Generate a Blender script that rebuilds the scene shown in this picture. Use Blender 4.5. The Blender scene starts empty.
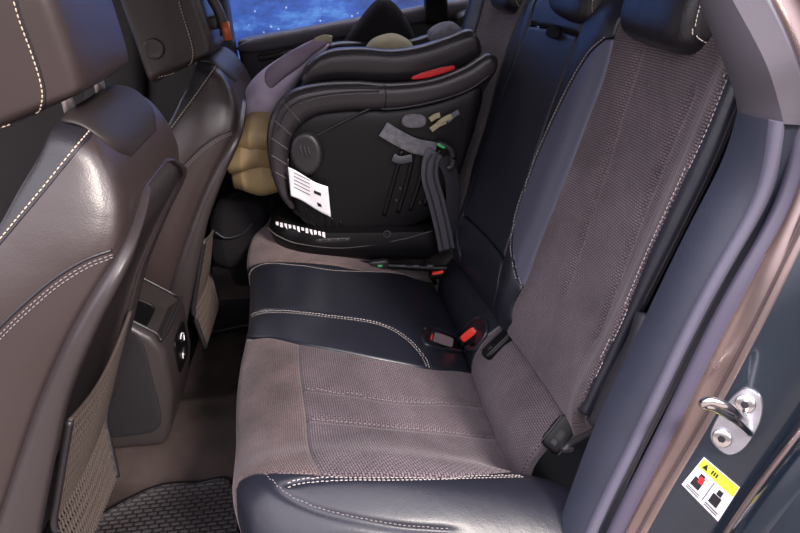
import bpy, bmesh, math, random
import numpy as np
from mathutils import Vector, Matrix
from mathutils.bvhtree import BVHTree
random.seed(7); rng = np.random.RandomState(3)
SC = bpy.context.scene
COL = SC.collection

# ------------------------------------------------------------------ camera, light, exposure
CAM = np.array([-.275, -1.416, 1.069]); YAW, PITCH, ROLL, FPX = -.0549, .4317, -.0752, 705.
def cam_axes(y, p, r):
    f = np.array([-math.sin(y)*math.cos(p), math.cos(y)*math.cos(p), -math.sin(p)])
    rt = np.array([math.cos(y), math.sin(y), 0]); up = np.cross(rt, f)
    c, s = math.cos(r), math.sin(r)
    return np.array([c*rt+s*up, -s*rt+c*up, f])
AX = cam_axes(YAW, PITCH, ROLL)
cd = bpy.data.cameras.new('camera'); cam = bpy.data.objects.new('camera', cd); COL.objects.link(cam)
cd.sensor_width = 36; cd.lens = FPX*36/800; cd.clip_start = .02
mw = Matrix.Identity(4)
for i in range(3):
    mw[i][0] = AX[0][i]; mw[i][1] = AX[1][i]; mw[i][2] = -AX[2][i]; mw[i][3] = CAM[i]
cam.matrix_world = mw; SC.camera = cam

w = bpy.data.worlds.new('world'); SC.world = w; w.use_nodes = True
wn = w.node_tree; wn.nodes.clear()
wo = wn.nodes.new('ShaderNodeOutputWorld'); wb = wn.nodes.new('ShaderNodeBackground')
wt = wn.nodes.new('ShaderNodeTexCoord'); wsx = wn.nodes.new('ShaderNodeSeparateXYZ'); wr = wn.nodes.new('ShaderNodeValToRGB')
wn.links.new(wt.outputs['Generated'], wsx.inputs[0]); wn.links.new(wsx.outputs['Z'], wr.inputs[0])
wr.color_ramp.elements[0].position = .08; wr.color_ramp.elements[0].color = (.10, .09, .09, 1)
wr.color_ramp.elements[1].position = .55; wr.color_ramp.elements[1].color = (1.0, .94, 1.04, 1)
wn.links.new(wr.outputs[0], wb.inputs[0]); wb.inputs[1].default_value = 2.9
wn.links.new(wb.outputs[0], wo.inputs[0])
def sun(name, d, strength, angle, color):
    l = bpy.data.lights.new(name, 'SUN'); l.energy = strength; l.angle = math.radians(angle); l.color = color
    o = bpy.data.objects.new(name, l); COL.objects.link(o)
    o.rotation_euler = Vector(d).to_track_quat('-Z', 'Y').to_euler(); return o
sun('sun', (-.50, .78, -.62), 3.0, 10, (1.0, .90, .82))
SC.view_settings.view_transform = 'Standard'; SC.view_settings.look = 'None'
SC.view_settings.exposure = .60; SC.view_settings.gamma = 1; SC.view_settings.use_curve_mapping = False

# ------------------------------------------------------------------ pixel <-> space
def at(px, py, **k):
    d = AX.T @ np.array([(px-400)/FPX, (266.5-py)/FPX, 1.])
    ax, val = list(k.items())[0]; i = 'XYZ'.index(ax)
    return CAM + d*(val-CAM[i])/d[i]
def proj(P):
    d = (np.asarray(P)-CAM) @ AX.T
    return np.stack([400+FPX*d[..., 0]/d[..., 2], 266.5-FPX*d[..., 1]/d[..., 2]], -1)

# ------------------------------------------------------------------ materials
def srgb(r, g, b):
    f = lambda c: (c/255)/12.92 if c/255 <= .04045 else ((c/255+.055)/1.055)**2.4
    return (f(r), f(g), f(b), 1)
def mat(name, col, rough=.5, metal=0, spec=.5, coat=0, bump=None, var=None, emit=None, alpha=None):
    m = bpy.data.materials.new(name); m.use_nodes = True; n = m.node_tree.nodes; L = m.node_tree.links
    b = n['Principled BSDF']; b.inputs['Base Color'].default_value = col; b.inputs['Roughness'].default_value = rough
    b.inputs['Metallic'].default_value = metal; b.inputs['Specular IOR Level'].default_value = spec
    b.inputs['Coat Weight'].default_value = coat; b.inputs['Coat Roughness'].default_value = .06
    tc = n.new('ShaderNodeTexCoord')
    if var:
        sc, amt = var
        t = n.new('ShaderNodeTexNoise'); t.inputs['Scale'].default_value = sc; t.inputs['Detail'].default_value = 5
        L.new(tc.outputs['Object'], t.inputs['Vector'])
        r = n.new('ShaderNodeValToRGB'); L.new(t.outputs['Fac'], r.inputs[0])
        r.color_ramp.elements[0].position = .3; r.color_ramp.elements[1].position = .72
        r.color_ramp.elements[0].color = tuple(c*(1-amt) for c in col[:3])+(1,); r.color_ramp.elements[1].color = tuple(min(1, c*(1+amt)) for c in col[:3])+(1,)
        L.new(r.outputs[0], b.inputs['Base Color'])
    if bump:
        kind, sc, st = bump
        t = n.new('ShaderNodeTexVoronoi' if kind == 'v' else 'ShaderNodeTexNoise'); t.inputs['Scale'].default_value = sc
        L.new(tc.outputs['Object'], t.inputs['Vector'])
        bp = n.new('ShaderNodeBump'); bp.inputs['Strength'].default_value = st; bp.inputs['Distance'].default_value = .001
        L.new(t.outputs[0], bp.inputs['Height']); 
        t2 = n.new('ShaderNodeTexNoise'); t2.inputs['Scale'].default_value = 22; t2.inputs['Detail'].default_value = 3
        L.new(tc.outputs['Object'], t2.inputs['Vector'])
        b2 = n.new('ShaderNodeBump'); b2.inputs['Strength'].default_value = .25; b2.inputs['Distance'].default_value = .004
        L.new(t2.outputs[0], b2.inputs['Height']); L.new(b2.outputs[0], bp.inputs['Normal']); L.new(bp.outputs[0], b.inputs['Normal'])
    return m
def fabric_mat(name, col, hole, bw=.0075, rh=.0042, dirt=.34):
    m = bpy.data.materials.new(name); m.use_nodes = True; n = m.node_tree.nodes; L = m.node_tree.links
    b = n['Principled BSDF']; b.inputs['Roughness'].default_value = .9; b.inputs['Specular IOR Level'].default_value = .2
    b.inputs['Sheen Weight'].default_value = .2; b.inputs['Sheen Roughness'].default_value = .45
    b.inputs['Sheen Tint'].default_value = (1, .92, .95, 1)
    uv = n.new('ShaderNodeUVMap'); uv.uv_map = 'UVMap'
    br = n.new('ShaderNodeTexBrick'); L.new(uv.outputs[0], br.inputs['Vector'])
    br.inputs['Scale'].default_value = 1; br.inputs['Brick Width'].default_value = bw; br.inputs['Row Height'].default_value = rh
    br.inputs['Mortar Size'].default_value = .0010; br.inputs['Mortar Smooth'].default_value = .6
    br.inputs['Color1'].default_value = col; br.inputs['Color2'].default_value = tuple(c*.86 for c in col[:3])+(1,); br.inputs['Mortar'].default_value = hole
    tc = n.new('ShaderNodeTexCoord'); t = n.new('ShaderNodeTexNoise'); t.inputs['Scale'].default_value = 9; t.inputs['Detail'].default_value = 8; t.inputs['Roughness'].default_value = .65
    L.new(tc.outputs['Object'], t.inputs['Vector'])
    r = n.new('ShaderNodeMapRange'); L.new(t.outputs['Fac'], r.inputs[0]); r.inputs[1].default_value = .3; r.inputs[2].default_value = .75
    r.inputs[3].default_value = 1-dirt; r.inputs[4].default_value = 1+dirt
    mx = n.new('ShaderNodeVectorMath'); mx.operation = 'SCALE'; L.new(br.outputs['Color'], mx.inputs[0]); L.new(r.outputs[0], mx.inputs['Scale'])
    L.new(mx.outputs[0], b.inputs['Base Color'])
    bp = n.new('ShaderNodeBump'); bp.inputs['Strength'].default_value = .8; bp.inputs['Distance'].default_value = .0012; bp.invert = True
    L.new(br.outputs['Fac'], bp.inputs['Height']); L.new(bp.outputs[0], b.inputs['Normal'])
    st_ = n.new('ShaderNodeTexNoise'); st_.inputs['Scale'].default_value = 4.5; st_.inputs['Detail'].default_value = 10; st_.inputs['Distortion'].default_value = 1.2
    L.new(tc.outputs['Object'], st_.inputs['Vector'])
    ad = n.new('ShaderNodeMath'); ad.operation = 'ADD'; L.new(t.outputs['Fac'], ad.inputs[0]); L.new(st_.outputs['Fac'], ad.inputs[1])
    hf = n.new('ShaderNodeMath'); hf.operation = 'MULTIPLY'; hf.inputs[1].default_value = .5; L.new(ad.outputs[0], hf.inputs[0]); L.new(hf.outputs[0], r.inputs[0])
    r.inputs[1].default_value = .38; r.inputs[2].default_value = .62
    return m
def weave_mat(name, c1, c2, scale=.012, rough=.6):
    m = bpy.data.materials.new(name); m.use_nodes = True; n = m.node_tree.nodes; L = m.node_tree.links
    b = n['Principled BSDF']; b.inputs['Roughness'].default_value = rough
    tc = n.new('ShaderNodeTexCoord')
    br = n.new('ShaderNodeTexBrick'); L.new(tc.outputs['Object'], br.inputs['Vector']); br.inputs['Scale'].default_value = 1
    br.inputs['Brick Width'].default_value = scale; br.inputs['Row Height'].default_value = scale*.55; br.inputs['Mortar Size'].default_value = scale*.13
    br.inputs['Mortar Smooth'].default_value = .5
    br.inputs['Color1'].default_value = c1; br.inputs['Color2'].default_value = c1; br.inputs['Mortar'].default_value = c2
    L.new(br.outputs[0], b.inputs['Base Color'])
    bp = n.new('ShaderNodeBump'); bp.inputs['Distance'].default_value = .003; bp.invert = True
    L.new(br.outputs['Fac'], bp.inputs['Height']); L.new(bp.outputs[0], b.inputs['Normal'])
    return m
M = {}
M['leather'] = mat('blue_black_leather', srgb(30, 31, 40), .36, spec=.5, bump=('v', 420, .10))
M['leather_lt'] = mat('worn_grey_leather', srgb(78, 79, 94), .45, bump=('v', 420, .25))
M['leather_blk'] = mat('black_leather', srgb(30, 29, 34), .34, bump=('v', 420, .25))
M['leather_br'] = mat('front_leather', srgb(53, 44, 43), .34, bump=('v', 420, .10))
M['leather_dk'] = mat('front_leather_dark', srgb(30, 28, 33), .38, bump=('v', 420, .25))
M['fabric'] = fabric_mat('dotted_seat_fabric', srgb(101, 89, 94), srgb(48, 42, 46))
M['fabric_fr'] = fabric_mat('front_roll_fabric', srgb(104, 88, 88), srgb(60, 50, 50), dirt=.42)
M['fabric_br'] = fabric_mat('far_seat_fabric', srgb(122, 104, 102), srgb(84, 72, 72))
M['stitch'] = mat('pale_thread', srgb(176, 168, 164), .8)
M['stitch_tan'] = mat('tan_thread', srgb(186, 168, 148), .8)
M['stitch_dk'] = mat('grey_thread', srgb(120, 112, 116), .8)
M['plastic'] = mat('dark_plastic', srgb(36, 34, 37), .38, bump=('n', 900, .2))
M['plastic_br'] = mat('shell_plastic', srgb(50, 44, 45), .36, bump=('n', 900, .2))
M['plastic_blk'] = mat('black_plastic', srgb(13, 12, 14), .40, spec=.28)
M['rim'] = mat('lit_rim_leather', srgb(44, 40, 44), .33, bump=('v', 420, .15))  # near pads only: the light falling on them is put into a paler tone
M['cap'] = mat('shoulder_cap_plastic', srgb(38, 32, 31), .5)
M['trim'] = mat('grey_blue_trim', srgb(48, 52, 66), .5, bump=('n', 700, .35), var=(9, .10))
M['trim_ridge'] = mat('trim_ridge', srgb(88, 86, 102), .5, bump=('n', 700, .3))
M['pillar'] = mat('pillar_trim', srgb(74, 70, 78), .75, bump=('n', 1100, .4))
M['rubber'] = mat('seal_rubber', srgb(52, 50, 60), .6)
M['seal'] = mat('lilac_seal', srgb(76, 72, 88), .4)
M['warm_reflection'] = mat('warm_reflection_paint', srgb(146, 128, 124), .22, metal=.75, var=(14, .14), coat=.4)  # warm reflection on the grey body paint is put into this colour
M['paint'] = mat('teal_body_paint', srgb(30, 40, 52), .22, metal=.25, coat=.9, var=(3, .12))
M['chrome'] = mat('chrome', srgb(225, 222, 222), .14, metal=1)
M['satin'] = mat('satin_chrome', srgb(235, 228, 224), .38, metal=.8)
M['steel'] = mat('striker_steel', srgb(190, 190, 198), .32, metal=.9, var=(60, .12))
M['red'] = mat('red_plastic', srgb(226, 62, 48), .4)
M['redtag'] = mat('red_fabric_tag', srgb(200, 30, 36), .6)
M['white'] = mat('white_paper', srgb(236, 234, 240), .6)
M['yellow'] = mat('yellow_print', srgb(226, 222, 60), .5)
M['ink'] = mat('black_ink', srgb(24, 22, 28), .5)
M['plate'] = mat('grey_brown_plate', srgb(104, 92, 96), .4)
M['green'] = mat('green_mark', srgb(60, 170, 100), .5)
M['web'] = mat('belt_webbing', srgb(66, 64, 72), .5, bump=('n', 500, .4))
M['web_dk'] = mat('dark_belt_webbing', srgb(36, 35, 41), .5, bump=('n', 500, .4))
M['carpet'] = mat('brown_carpet', srgb(58, 50, 48), .95, spec=.1, bump=('n', 500, 1), var=(12, .35))
M['mauve'] = mat('mauve_knit', srgb(190, 178, 198), .95, spec=.1, bump=('n', 300, .6), var=(16, .15))
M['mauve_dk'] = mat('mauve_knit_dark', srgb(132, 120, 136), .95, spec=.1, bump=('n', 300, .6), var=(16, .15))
M['olive'] = mat('olive_nylon', srgb(178, 154, 112), .5, var=(10, .10), bump=('n', 60, .5))
M['blackcloth'] = mat('black_cloth', srgb(22, 20, 24), .9, spec=.2, bump=('n', 90, .8))
M['beige'] = mat('beige_cloth', srgb(150, 142, 116), .85, var=(18, .15))
M['greycloth'] = mat('grey_cloth', srgb(96, 94, 102), .9, var=(60, .35))
M['orange'] = mat('orange_lit_end', srgb(176, 88, 48), .35)  # orange light on the hanger arm's end, put into the colour
M['mat'] = weave_mat('rubber_mat_weave', srgb(58, 52, 54), srgb(22, 20, 22), .022)
M['headliner'] = mat('headliner', srgb(110, 106, 106), .9)
M['ground'] = mat('asphalt', srgb(120, 112, 106), .9, var=(3, .2))
g = bpy.data.materials.new('window_glass'); g.use_nodes = True; gb = g.node_tree.nodes['Principled BSDF']
gb.inputs['Transmission Weight'].default_value = 1; gb.inputs['Roughness'].default_value = 0; gb.inputs['IOR'].default_value = 1.02
gb.inputs['Base Color'].default_value = (.85, .93, 1, 1); M['glass'] = g
# dirty blue surface beyond the window
bm_ = bpy.data.materials.new('speckled_blue'); bm_.use_nodes = True; n = bm_.node_tree.nodes; L = bm_.node_tree.links; b = n['Principled BSDF']
tc = n.new('ShaderNodeTexCoord'); mp = n.new('ShaderNodeMapping'); mp.inputs['Scale'].default_value = (1, 1, 2.4); L.new(tc.outputs['Object'], mp.inputs[0])
t1 = n.new('ShaderNodeTexNoise'); t1.inputs['Scale'].default_value = 3.2; t1.inputs['Detail'].default_value = 8; t1.inputs['Roughness'].default_value = .7; L.new(mp.outputs[0], t1.inputs[0])
r1 = n.new('ShaderNodeValToRGB'); L.new(t1.outputs['Fac'], r1.inputs[0]); e = r1.color_ramp.elements
e[0].position = .32; e[0].color = srgb(24, 34, 74); e[1].position = .68; e[1].color = srgb(84, 132, 186); x = e.new(.5); x.color = srgb(40, 72, 140)
t2 = n.new('ShaderNodeTexVoronoi'); t2.inputs['Scale'].default_value = 26; L.new(tc.outputs['Object'], t2.inputs['Vector'])
r2 = n.new('ShaderNodeValToRGB'); L.new(t2.outputs['Distance'], r2.inputs[0]); r2.color_ramp.elements[0].position = .06; r2.color_ramp.elements[1].position = .16
r2.color_ramp.elements[0].color = (1, 1, 1, 1); r2.color_ramp.elements[1].color = (0, 0, 0, 1)
t3 = n.new('ShaderNodeTexNoise'); t3.inputs['Scale'].default_value = 9; L.new(tc.outputs['Object'], t3.inputs[0])
mu = n.new('ShaderNodeMath'); mu.operation = 'MULTIPLY'; L.new(r2.outputs[0], mu.inputs[0]); L.new(t3.outputs[0], mu.inputs[1])
mx = n.new('ShaderNodeMix'); mx.data_type = 'RGBA'; L.new(mu.outputs[0], mx.inputs['Factor']); L.new(r1.outputs[0], mx.inputs[6]); mx.inputs[7].default_value = srgb(190, 200, 220)
L.new(mx.outputs[2], b.inputs['Base Color']); b.inputs['Roughness'].default_value = .6; M['blue'] = bm_

# ------------------------------------------------------------------ object helpers
def meta(o, label=None, cat=None, group=None, kind=None):
    for k, v in (('label', label), ('category', cat), ('group', group), ('kind', kind)):
        if v: o[k] = v
    return o
def thing(name, label, cat, loc, group=None):
    o = bpy.data.objects.new(name, None); COL.objects.link(o); o.location = loc; o.empty_display_size = .05
    return meta(o, label, cat, group)
def wloc(o):
    v = Vector((0, 0, 0))
    while o is not None: v += o.location; o = o.parent
    return v
WORLD = {}
def mk(name, V, F, m, parent=None, uv=None, smooth=True, origin=None):
    V = np.asarray(V, float); off = np.array(wloc(parent)) if parent else np.zeros(3)
    me = bpy.data.meshes.new(name); me.from_pydata((V-off).tolist(), [], [list(f) for f in F])
    me.materials.append(m if not isinstance(m, str) else M[m])
    if smooth: me.polygons.foreach_set('use_smooth', [True]*len(me.polygons))
    if uv is not None:
        l = me.uv_layers.new(name='UVMap'); idx = np.zeros(len(me.loops), int); me.loops.foreach_get('vertex_index', idx)
        l.data.foreach_set('uv', np.asarray(uv)[idx].ravel())
    bb = bmesh.new(); bb.from_mesh(me); bmesh.ops.recalc_face_normals(bb, faces=bb.faces); bb.to_mesh(me); bb.free()
    me.update()
    o = bpy.data.objects.new(name, me); COL.objects.link(o)
    if parent: o.parent = parent
    WORLD[o.name] = (V, [list(f) for f in F])
    return o
def sharp(o, deg=35):
    o.data.set_sharp_from_angle(angle=math.radians(deg)); return o
def bevel(o, wd, seg=3):
    md = o.modifiers.new('bevel', 'BEVEL'); md.width = wd; md.segments = seg; md.limit_method = 'ANGLE'; md.angle_limit = math.radians(35)
    md.harden_normals = False; return sharp(o, 50)
def bvh(*objs):
    V, F, n0 = [], [], 0
    for o in objs:
        v, f = WORLD[o.name]; V += [Vector(x) for x in v]; F += [[i+n0 for i in q] for q in f]; n0 += len(v)
    return BVHTree.FromPolygons(V, F)
def crv(P, n, closed=False):
    """catmull-rom through P, n samples"""
    P = np.asarray(P, float); k = len(P)
    if closed: Q = np.vstack([P[-1], P, P[:2]]); segs = k
    else: Q = np.vstack([2*P[0]-P[1], P, 2*P[-1]-P[-2]]); segs = k-1
    t = np.linspace(0, segs, n, endpoint=not closed); i = np.minimum(t.astype(int), segs-1); f = (t-i)[:, None]
    a, b, c, d = Q[i], Q[i+1], Q[i+2], Q[i+3]
    return .5*((2*b)+(-a+c)*f+(2*a-5*b+4*c-d)*f*f+(-a+3*b-3*c+d)*f**3)
def box(name, c, s, m, parent=None, bev=.004, rot=None):
    c = np.array(c, float); V = np.array([[x, y, z] for x in (-.5, .5) for y in (-.5, .5) for z in (-.5, .5)])*s
    if rot is not None: V = V @ np.array(rot).T
    o = mk(name, V+c, [(0, 1, 3, 2), (4, 6, 7, 5), (0, 4, 5, 1), (2, 3, 7, 6), (0, 2, 6, 4), (1, 5, 7, 3)], m, parent, smooth=True)
    return bevel(o, bev)
def frame_rot(fx, fy):
    fx = np.array(fx, float); fx /= np.linalg.norm(fx); fy = np.array(fy, float); fy -= fx*(fx@fy); fy /= np.linalg.norm(fy)
    return np.stack([fx, fy, np.cross(fx, fy)], 1)
def rings(secs, caps=True):
    """secs: (n,m,3) closed loops -> verts, faces"""
    secs = np.asarray(secs); n, m = secs.shape[:2]; V = secs.reshape(-1, 3); F = []
    for i in range(n-1):
        for j in range(m):
            k = (j+1) % m; F.append((i*m+j, i*m+k, (i+1)*m+k, (i+1)*m+j))
    if caps: F.append(tuple(range(m))[::-1]); F.append(tuple((n-1)*m+j for j in range(m)))
    return V, F
def tube(name, P, r, m, parent=None, n=40, seg=10, curve=True, flat=None):
    P = crv(P, n) if curve else np.asarray(P, float); k = len(P)
    T = np.gradient(P, axis=0); T /= np.linalg.norm(T, axis=1)[:, None]
    up = np.array([0, 0, 1.]) if flat is None else np.array(flat, float)
    S = []
    for i in range(k):
        a = np.cross(T[i], up); a /= (np.linalg.norm(a)+1e-9); b = np.cross(a, T[i])
        rr = r if np.isscalar(r) else r[int(i*len(r)/k)]
        rx, ry = (rr if isinstance(rr, tuple) else (rr, rr))
        th = np.linspace(0, 2*np.pi, seg, endpoint=False)
        S.append(P[i]+np.cos(th)[:, None]*a*rx+np.sin(th)[:, None]*b*ry)
    V, F = rings(S); return mk(name, V, F, m, parent)
def slab(name, A, B, depth, m, parent=None, n=60, seg=32, ex=2.6, end=.35, y0=None, ends=(1, 1), noise=0, ty=None):
    """closed sausage: stations between edge curves A and B (3d), thickness `depth` in Y (per station list ok), superellipse section"""
    A = crv(A, n); B = crv(B, n); k = n
    dp = np.interp(np.linspace(0, 1, k), np.linspace(0, 1, len(np.atleast_1d(depth))), np.atleast_1d(depth))
    S = []; s = np.linspace(0, 1, k); e0 = max(2, int(k*.09))
    for i in range(k):
        c = (A[i]+B[i])/2; h = (A[i]-B[i])/2; f = 1.
        if ends[0] and i < e0: f = min(f, math.sqrt(max(0, 1-((e0-i)/e0)**2))*(1-.05)+.05)
        if ends[1] and k-1-i < e0: f = min(f, math.sqrt(max(0, 1-((e0-(k-1-i))/e0)**2))*(1-.05)+.05)
        th = np.linspace(0, 2*np.pi, seg, endpoint=False); co, si = np.cos(th), np.sin(th)
        u = np.sign(co)*abs(co)**(2/ex); v = np.sign(si)*abs(si)**(2/ex)
        S.append(c+u[:, None]*h*f+v[:, None]*np.array([0, dp[i]/2, 0])*f)
    S = np.array(S)
    if noise: 
        V = S.reshape(-1, 3); V += lump(V, noise); S = V.reshape(S.shape)
    V, F = rings(S); return mk(name, V, F, m, parent)
def lump(V, amp, fr=(18, 31, 53)):
    o = np.zeros_like(V)
    for q, f in enumerate(fr):
        for a in range(3):
            d = rng.randn(3); d /= np.linalg.norm(d); ph = rng.rand()*6.28
            o[:, a] += amp/(q+1)*np.sin(V@d*f+ph)
    return o
def loft(name, loops, m, parent=None, n=50, seg=64, split=None, t0=None):
    """rows of closed control loops; t0(row) keeps one seam at a fixed column so a second part can start there"""
    L_ = np.array([crv(l, seg, True) for l in loops]); out = np.array([crv(L_[:, j], n) for j in range(seg)]).transpose(1, 0, 2)
    if t0 is not None:
        j0 = split[0]; new = np.zeros_like(out)
        for i in range(n):
            tt = t0(i); x = np.interp(np.arange(seg), [0, j0, seg-j0, seg], [0, tt, seg-tt, seg])
            cl = np.vstack([out[i], out[i][:1]])
            for a_ in range(3): new[i][:, a_] = np.interp(x, np.arange(seg+1), cl[:, a_])
        out = new
    V, F = rings(out)
    if not split: return mk(name, V, F, m, parent)
    j0, j1, nm2, m2 = split; A, B = [], []
    for f in F:
        if len(f) == 4: (B if j0 <= f[0] % seg < j1 else A).append(f)
        else: A.append(f)
    res = []
    for nm_, fs, mm in ((name, A, m), (nm2, B, m2)):
        ids = sorted({i for f in fs for i in f}); mp_ = {v: k for k, v in enumerate(ids)}
        res.append(mk(nm_, np.asarray(V)[ids], [[mp_[i] for i in f] for f in fs], mm, parent))
    return res
def rbox(name, c, half, m, parent=None, ex=4, rot=None, taper=None, n=28):
    """superellipsoid block"""
    u = np.linspace(-np.pi/2, np.pi/2, n); v = np.linspace(-np.pi, np.pi, 2*n, endpoint=False)
    f = lambda x, p: np.sign(x)*abs(x)**(2/p)
    S = np.array([[(f(math.cos(a), ex)*f(math.cos(b), ex), f(math.cos(a), ex)*f(math.sin(b), ex), f(math.sin(a), ex)) for b in v] for a in u])
    V = S.reshape(-1, 3)*np.array(half)
    if taper: V[:, :2] *= (1+taper*V[:, 2:3]/half[2])
    if rot is not None: V = V @ np.array(rot).T
    S = (V+np.array(c)).reshape(S.shape); V, F = rings(S); return mk(name, V, F, m, parent)
def roty(a):
    c, s = math.cos(a), math.sin(a); return np.array([[c, 0, s], [0, 1, 0], [-s, 0, c]])
def disc(name, c, nrm, r, h, m, parent=None, seg=32, ry=None, dome=0, up=(0, 0, 1)):
    nrm = np.array(nrm, float); nrm /= np.linalg.norm(nrm); a = np.cross(nrm, up); a /= np.linalg.norm(a); b = np.cross(a, nrm); ry = ry or r
    th = np.linspace(0, 2*np.pi, seg, endpoint=False); ring = lambda q, z: np.array(c)+nrm*z+np.cos(th)[:, None]*a*r*q+np.sin(th)[:, None]*b*ry*q
    e = min(.25*h, .15*r)
    S = [ring(1, 0), ring(1, h-e), ring(1-e/r, h), ring(.7, h+dome*.6), ring(.3, h+dome)]
    V, F = rings(S); return mk(name, V, F, m, parent)

# ---- parametric sheets
class Surf:
    def __init__(s, net):
        s.net = np.asarray(net, float); s.nr, s.nc = s.net.shape[:2]
        U = np.linspace(0, 1, 121); Vv = np.linspace(0, 1, 121)
        s.gu, s.gv = U, Vv; s.G = s.ev(*np.meshgrid(U, Vv, indexing='ij')); s.GP = proj(s.G)
        du = np.gradient(s.G, axis=0); dv = np.gradient(s.G, axis=1); N = np.cross(du, dv)
        s.face = np.einsum('ijk,ijk->ij', N, CAM-s.G); s.sg = np.sign(np.median(s.face))
    def ev(s, u, v):
        """u: along columns (profile), v: along rows"""
        u = np.asarray(u, float); v = np.asarray(v, float)
        def base(t, n):
            x = np.clip(t, 0, 1)*(n-1); i = np.minimum(x.astype(int), n-2); f = x-i
            w = .5*np.stack([-f+2*f*f-f**3, 2-5*f*f+3*f**3, f+4*f*f-3*f**3, -f*f+f**3], -1)
            return i, w
        P = np.zeros((s.nr+2, s.nc+2, 3)); P[1:-1, 1:-1] = s.net
        P[0, 1:-1] = 2*s.net[0]-s.net[1]; P[-1, 1:-1] = 2*s.net[-1]-s.net[-2]
        P[:, 0] = 2*P[:, 1]-P[:, 2]; P[:, -1] = 2*P[:, -2]-P[:, -3]
        iu, wu = base(u, s.nc); iv, wv = base(v, s.nr); out = 0
        for a in range(4):
            for b in range(4): out = out+P[iv+a, iu+b]*(wv[..., a]*wu[..., b])[..., None]
        return out
    def nrm(s, u, v):
        e = 2e-3; u0, u1 = np.clip(u-e, 0, 1), np.clip(u+e, 0, 1); v0, v1 = np.clip(v-e, 0, 1), np.clip(v+e, 0, 1)
        N = np.cross(s.ev(u1, v)-s.ev(u0, v), s.ev(u, v1)-s.ev(u, v0)); N *= s.sg
        return N/(np.linalg.norm(N, axis=-1)[..., None]+1e-12)
    def inv(s, px, py):
        d = np.hypot(s.GP[..., 0]-px, s.GP[..., 1]-py)+np.where(s.face*s.sg > 0, 0, 60)
        i, j = np.unravel_index(np.argmin(d), d.shape); u, v = s.gu[i], s.gv[j]
        for _ in range(12):
            p = proj(s.ev(np.array(u), np.array(v))); e = 1e-3
            ju = (proj(s.ev(np.array(u+e), np.array(v)))-proj(s.ev(np.array(u-e), np.array(v))))/(2*e)
            jv = (proj(s.ev(np.array(u), np.array(v+e)))-proj(s.ev(np.array(u), np.array(v-e))))/(2*e)
            J = np.stack([ju, jv], 1); r = np.array([px, py])-p
            st = np.linalg.lstsq(J, r, rcond=.02)[0]; st = np.clip(st, -.03, .03); u = min(1, max(0, u+st[0])); v = min(1, max(0, v+st[1]))
        return u, v
    def line(s, pix, n=60):
        """pixel polyline traced on the sheet -> (n,2) uv"""
        return crv([s.inv(*p) for p in pix], n)
    def bound(s, pix, lo=None, hi=None):
        """boundary curve v(u) from pixels, extended to u=0 and u=1"""
        uv = s.line(pix, 80); uv = uv[np.argsort(uv[:, 0])]
        U, Vv = list(uv[:, 0]), list(uv[:, 1])
        U = [0]+U+[1]; Vv = [lo if lo is not None else Vv[0]]+Vv+[hi if hi is not None else Vv[-1]]
        return lambda u, U=U, Vv=Vv: np.interp(u, U, Vv)
def in_poly(px, py, Q):
    c = np.zeros(px.shape, bool); n = len(Q)
    for i in range(n):
        (x1, y1), (x2, y2) = Q[i], Q[(i+1) % n]
        c ^= ((y1 > py) != (y2 > py)) & (px < (x2-x1)*(py-y1)/((y2-y1) or 1e-9)+x1)
    return c
def seg_dist(px, py, Q):
    d = np.full(px.shape, 1e9); n = len(Q)
    for i in range(n):
        a = np.array(Q[i]); b = np.array(Q[(i+1) % n]); v = b-a; t = np.clip(((px-a[0])*v[0]+(py-a[1])*v[1])/(v@v), 0, 1)
        d = np.minimum(d, np.hypot(px-a[0]-t*v[0], py-a[1]-t*v[1]))
    return d
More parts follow.
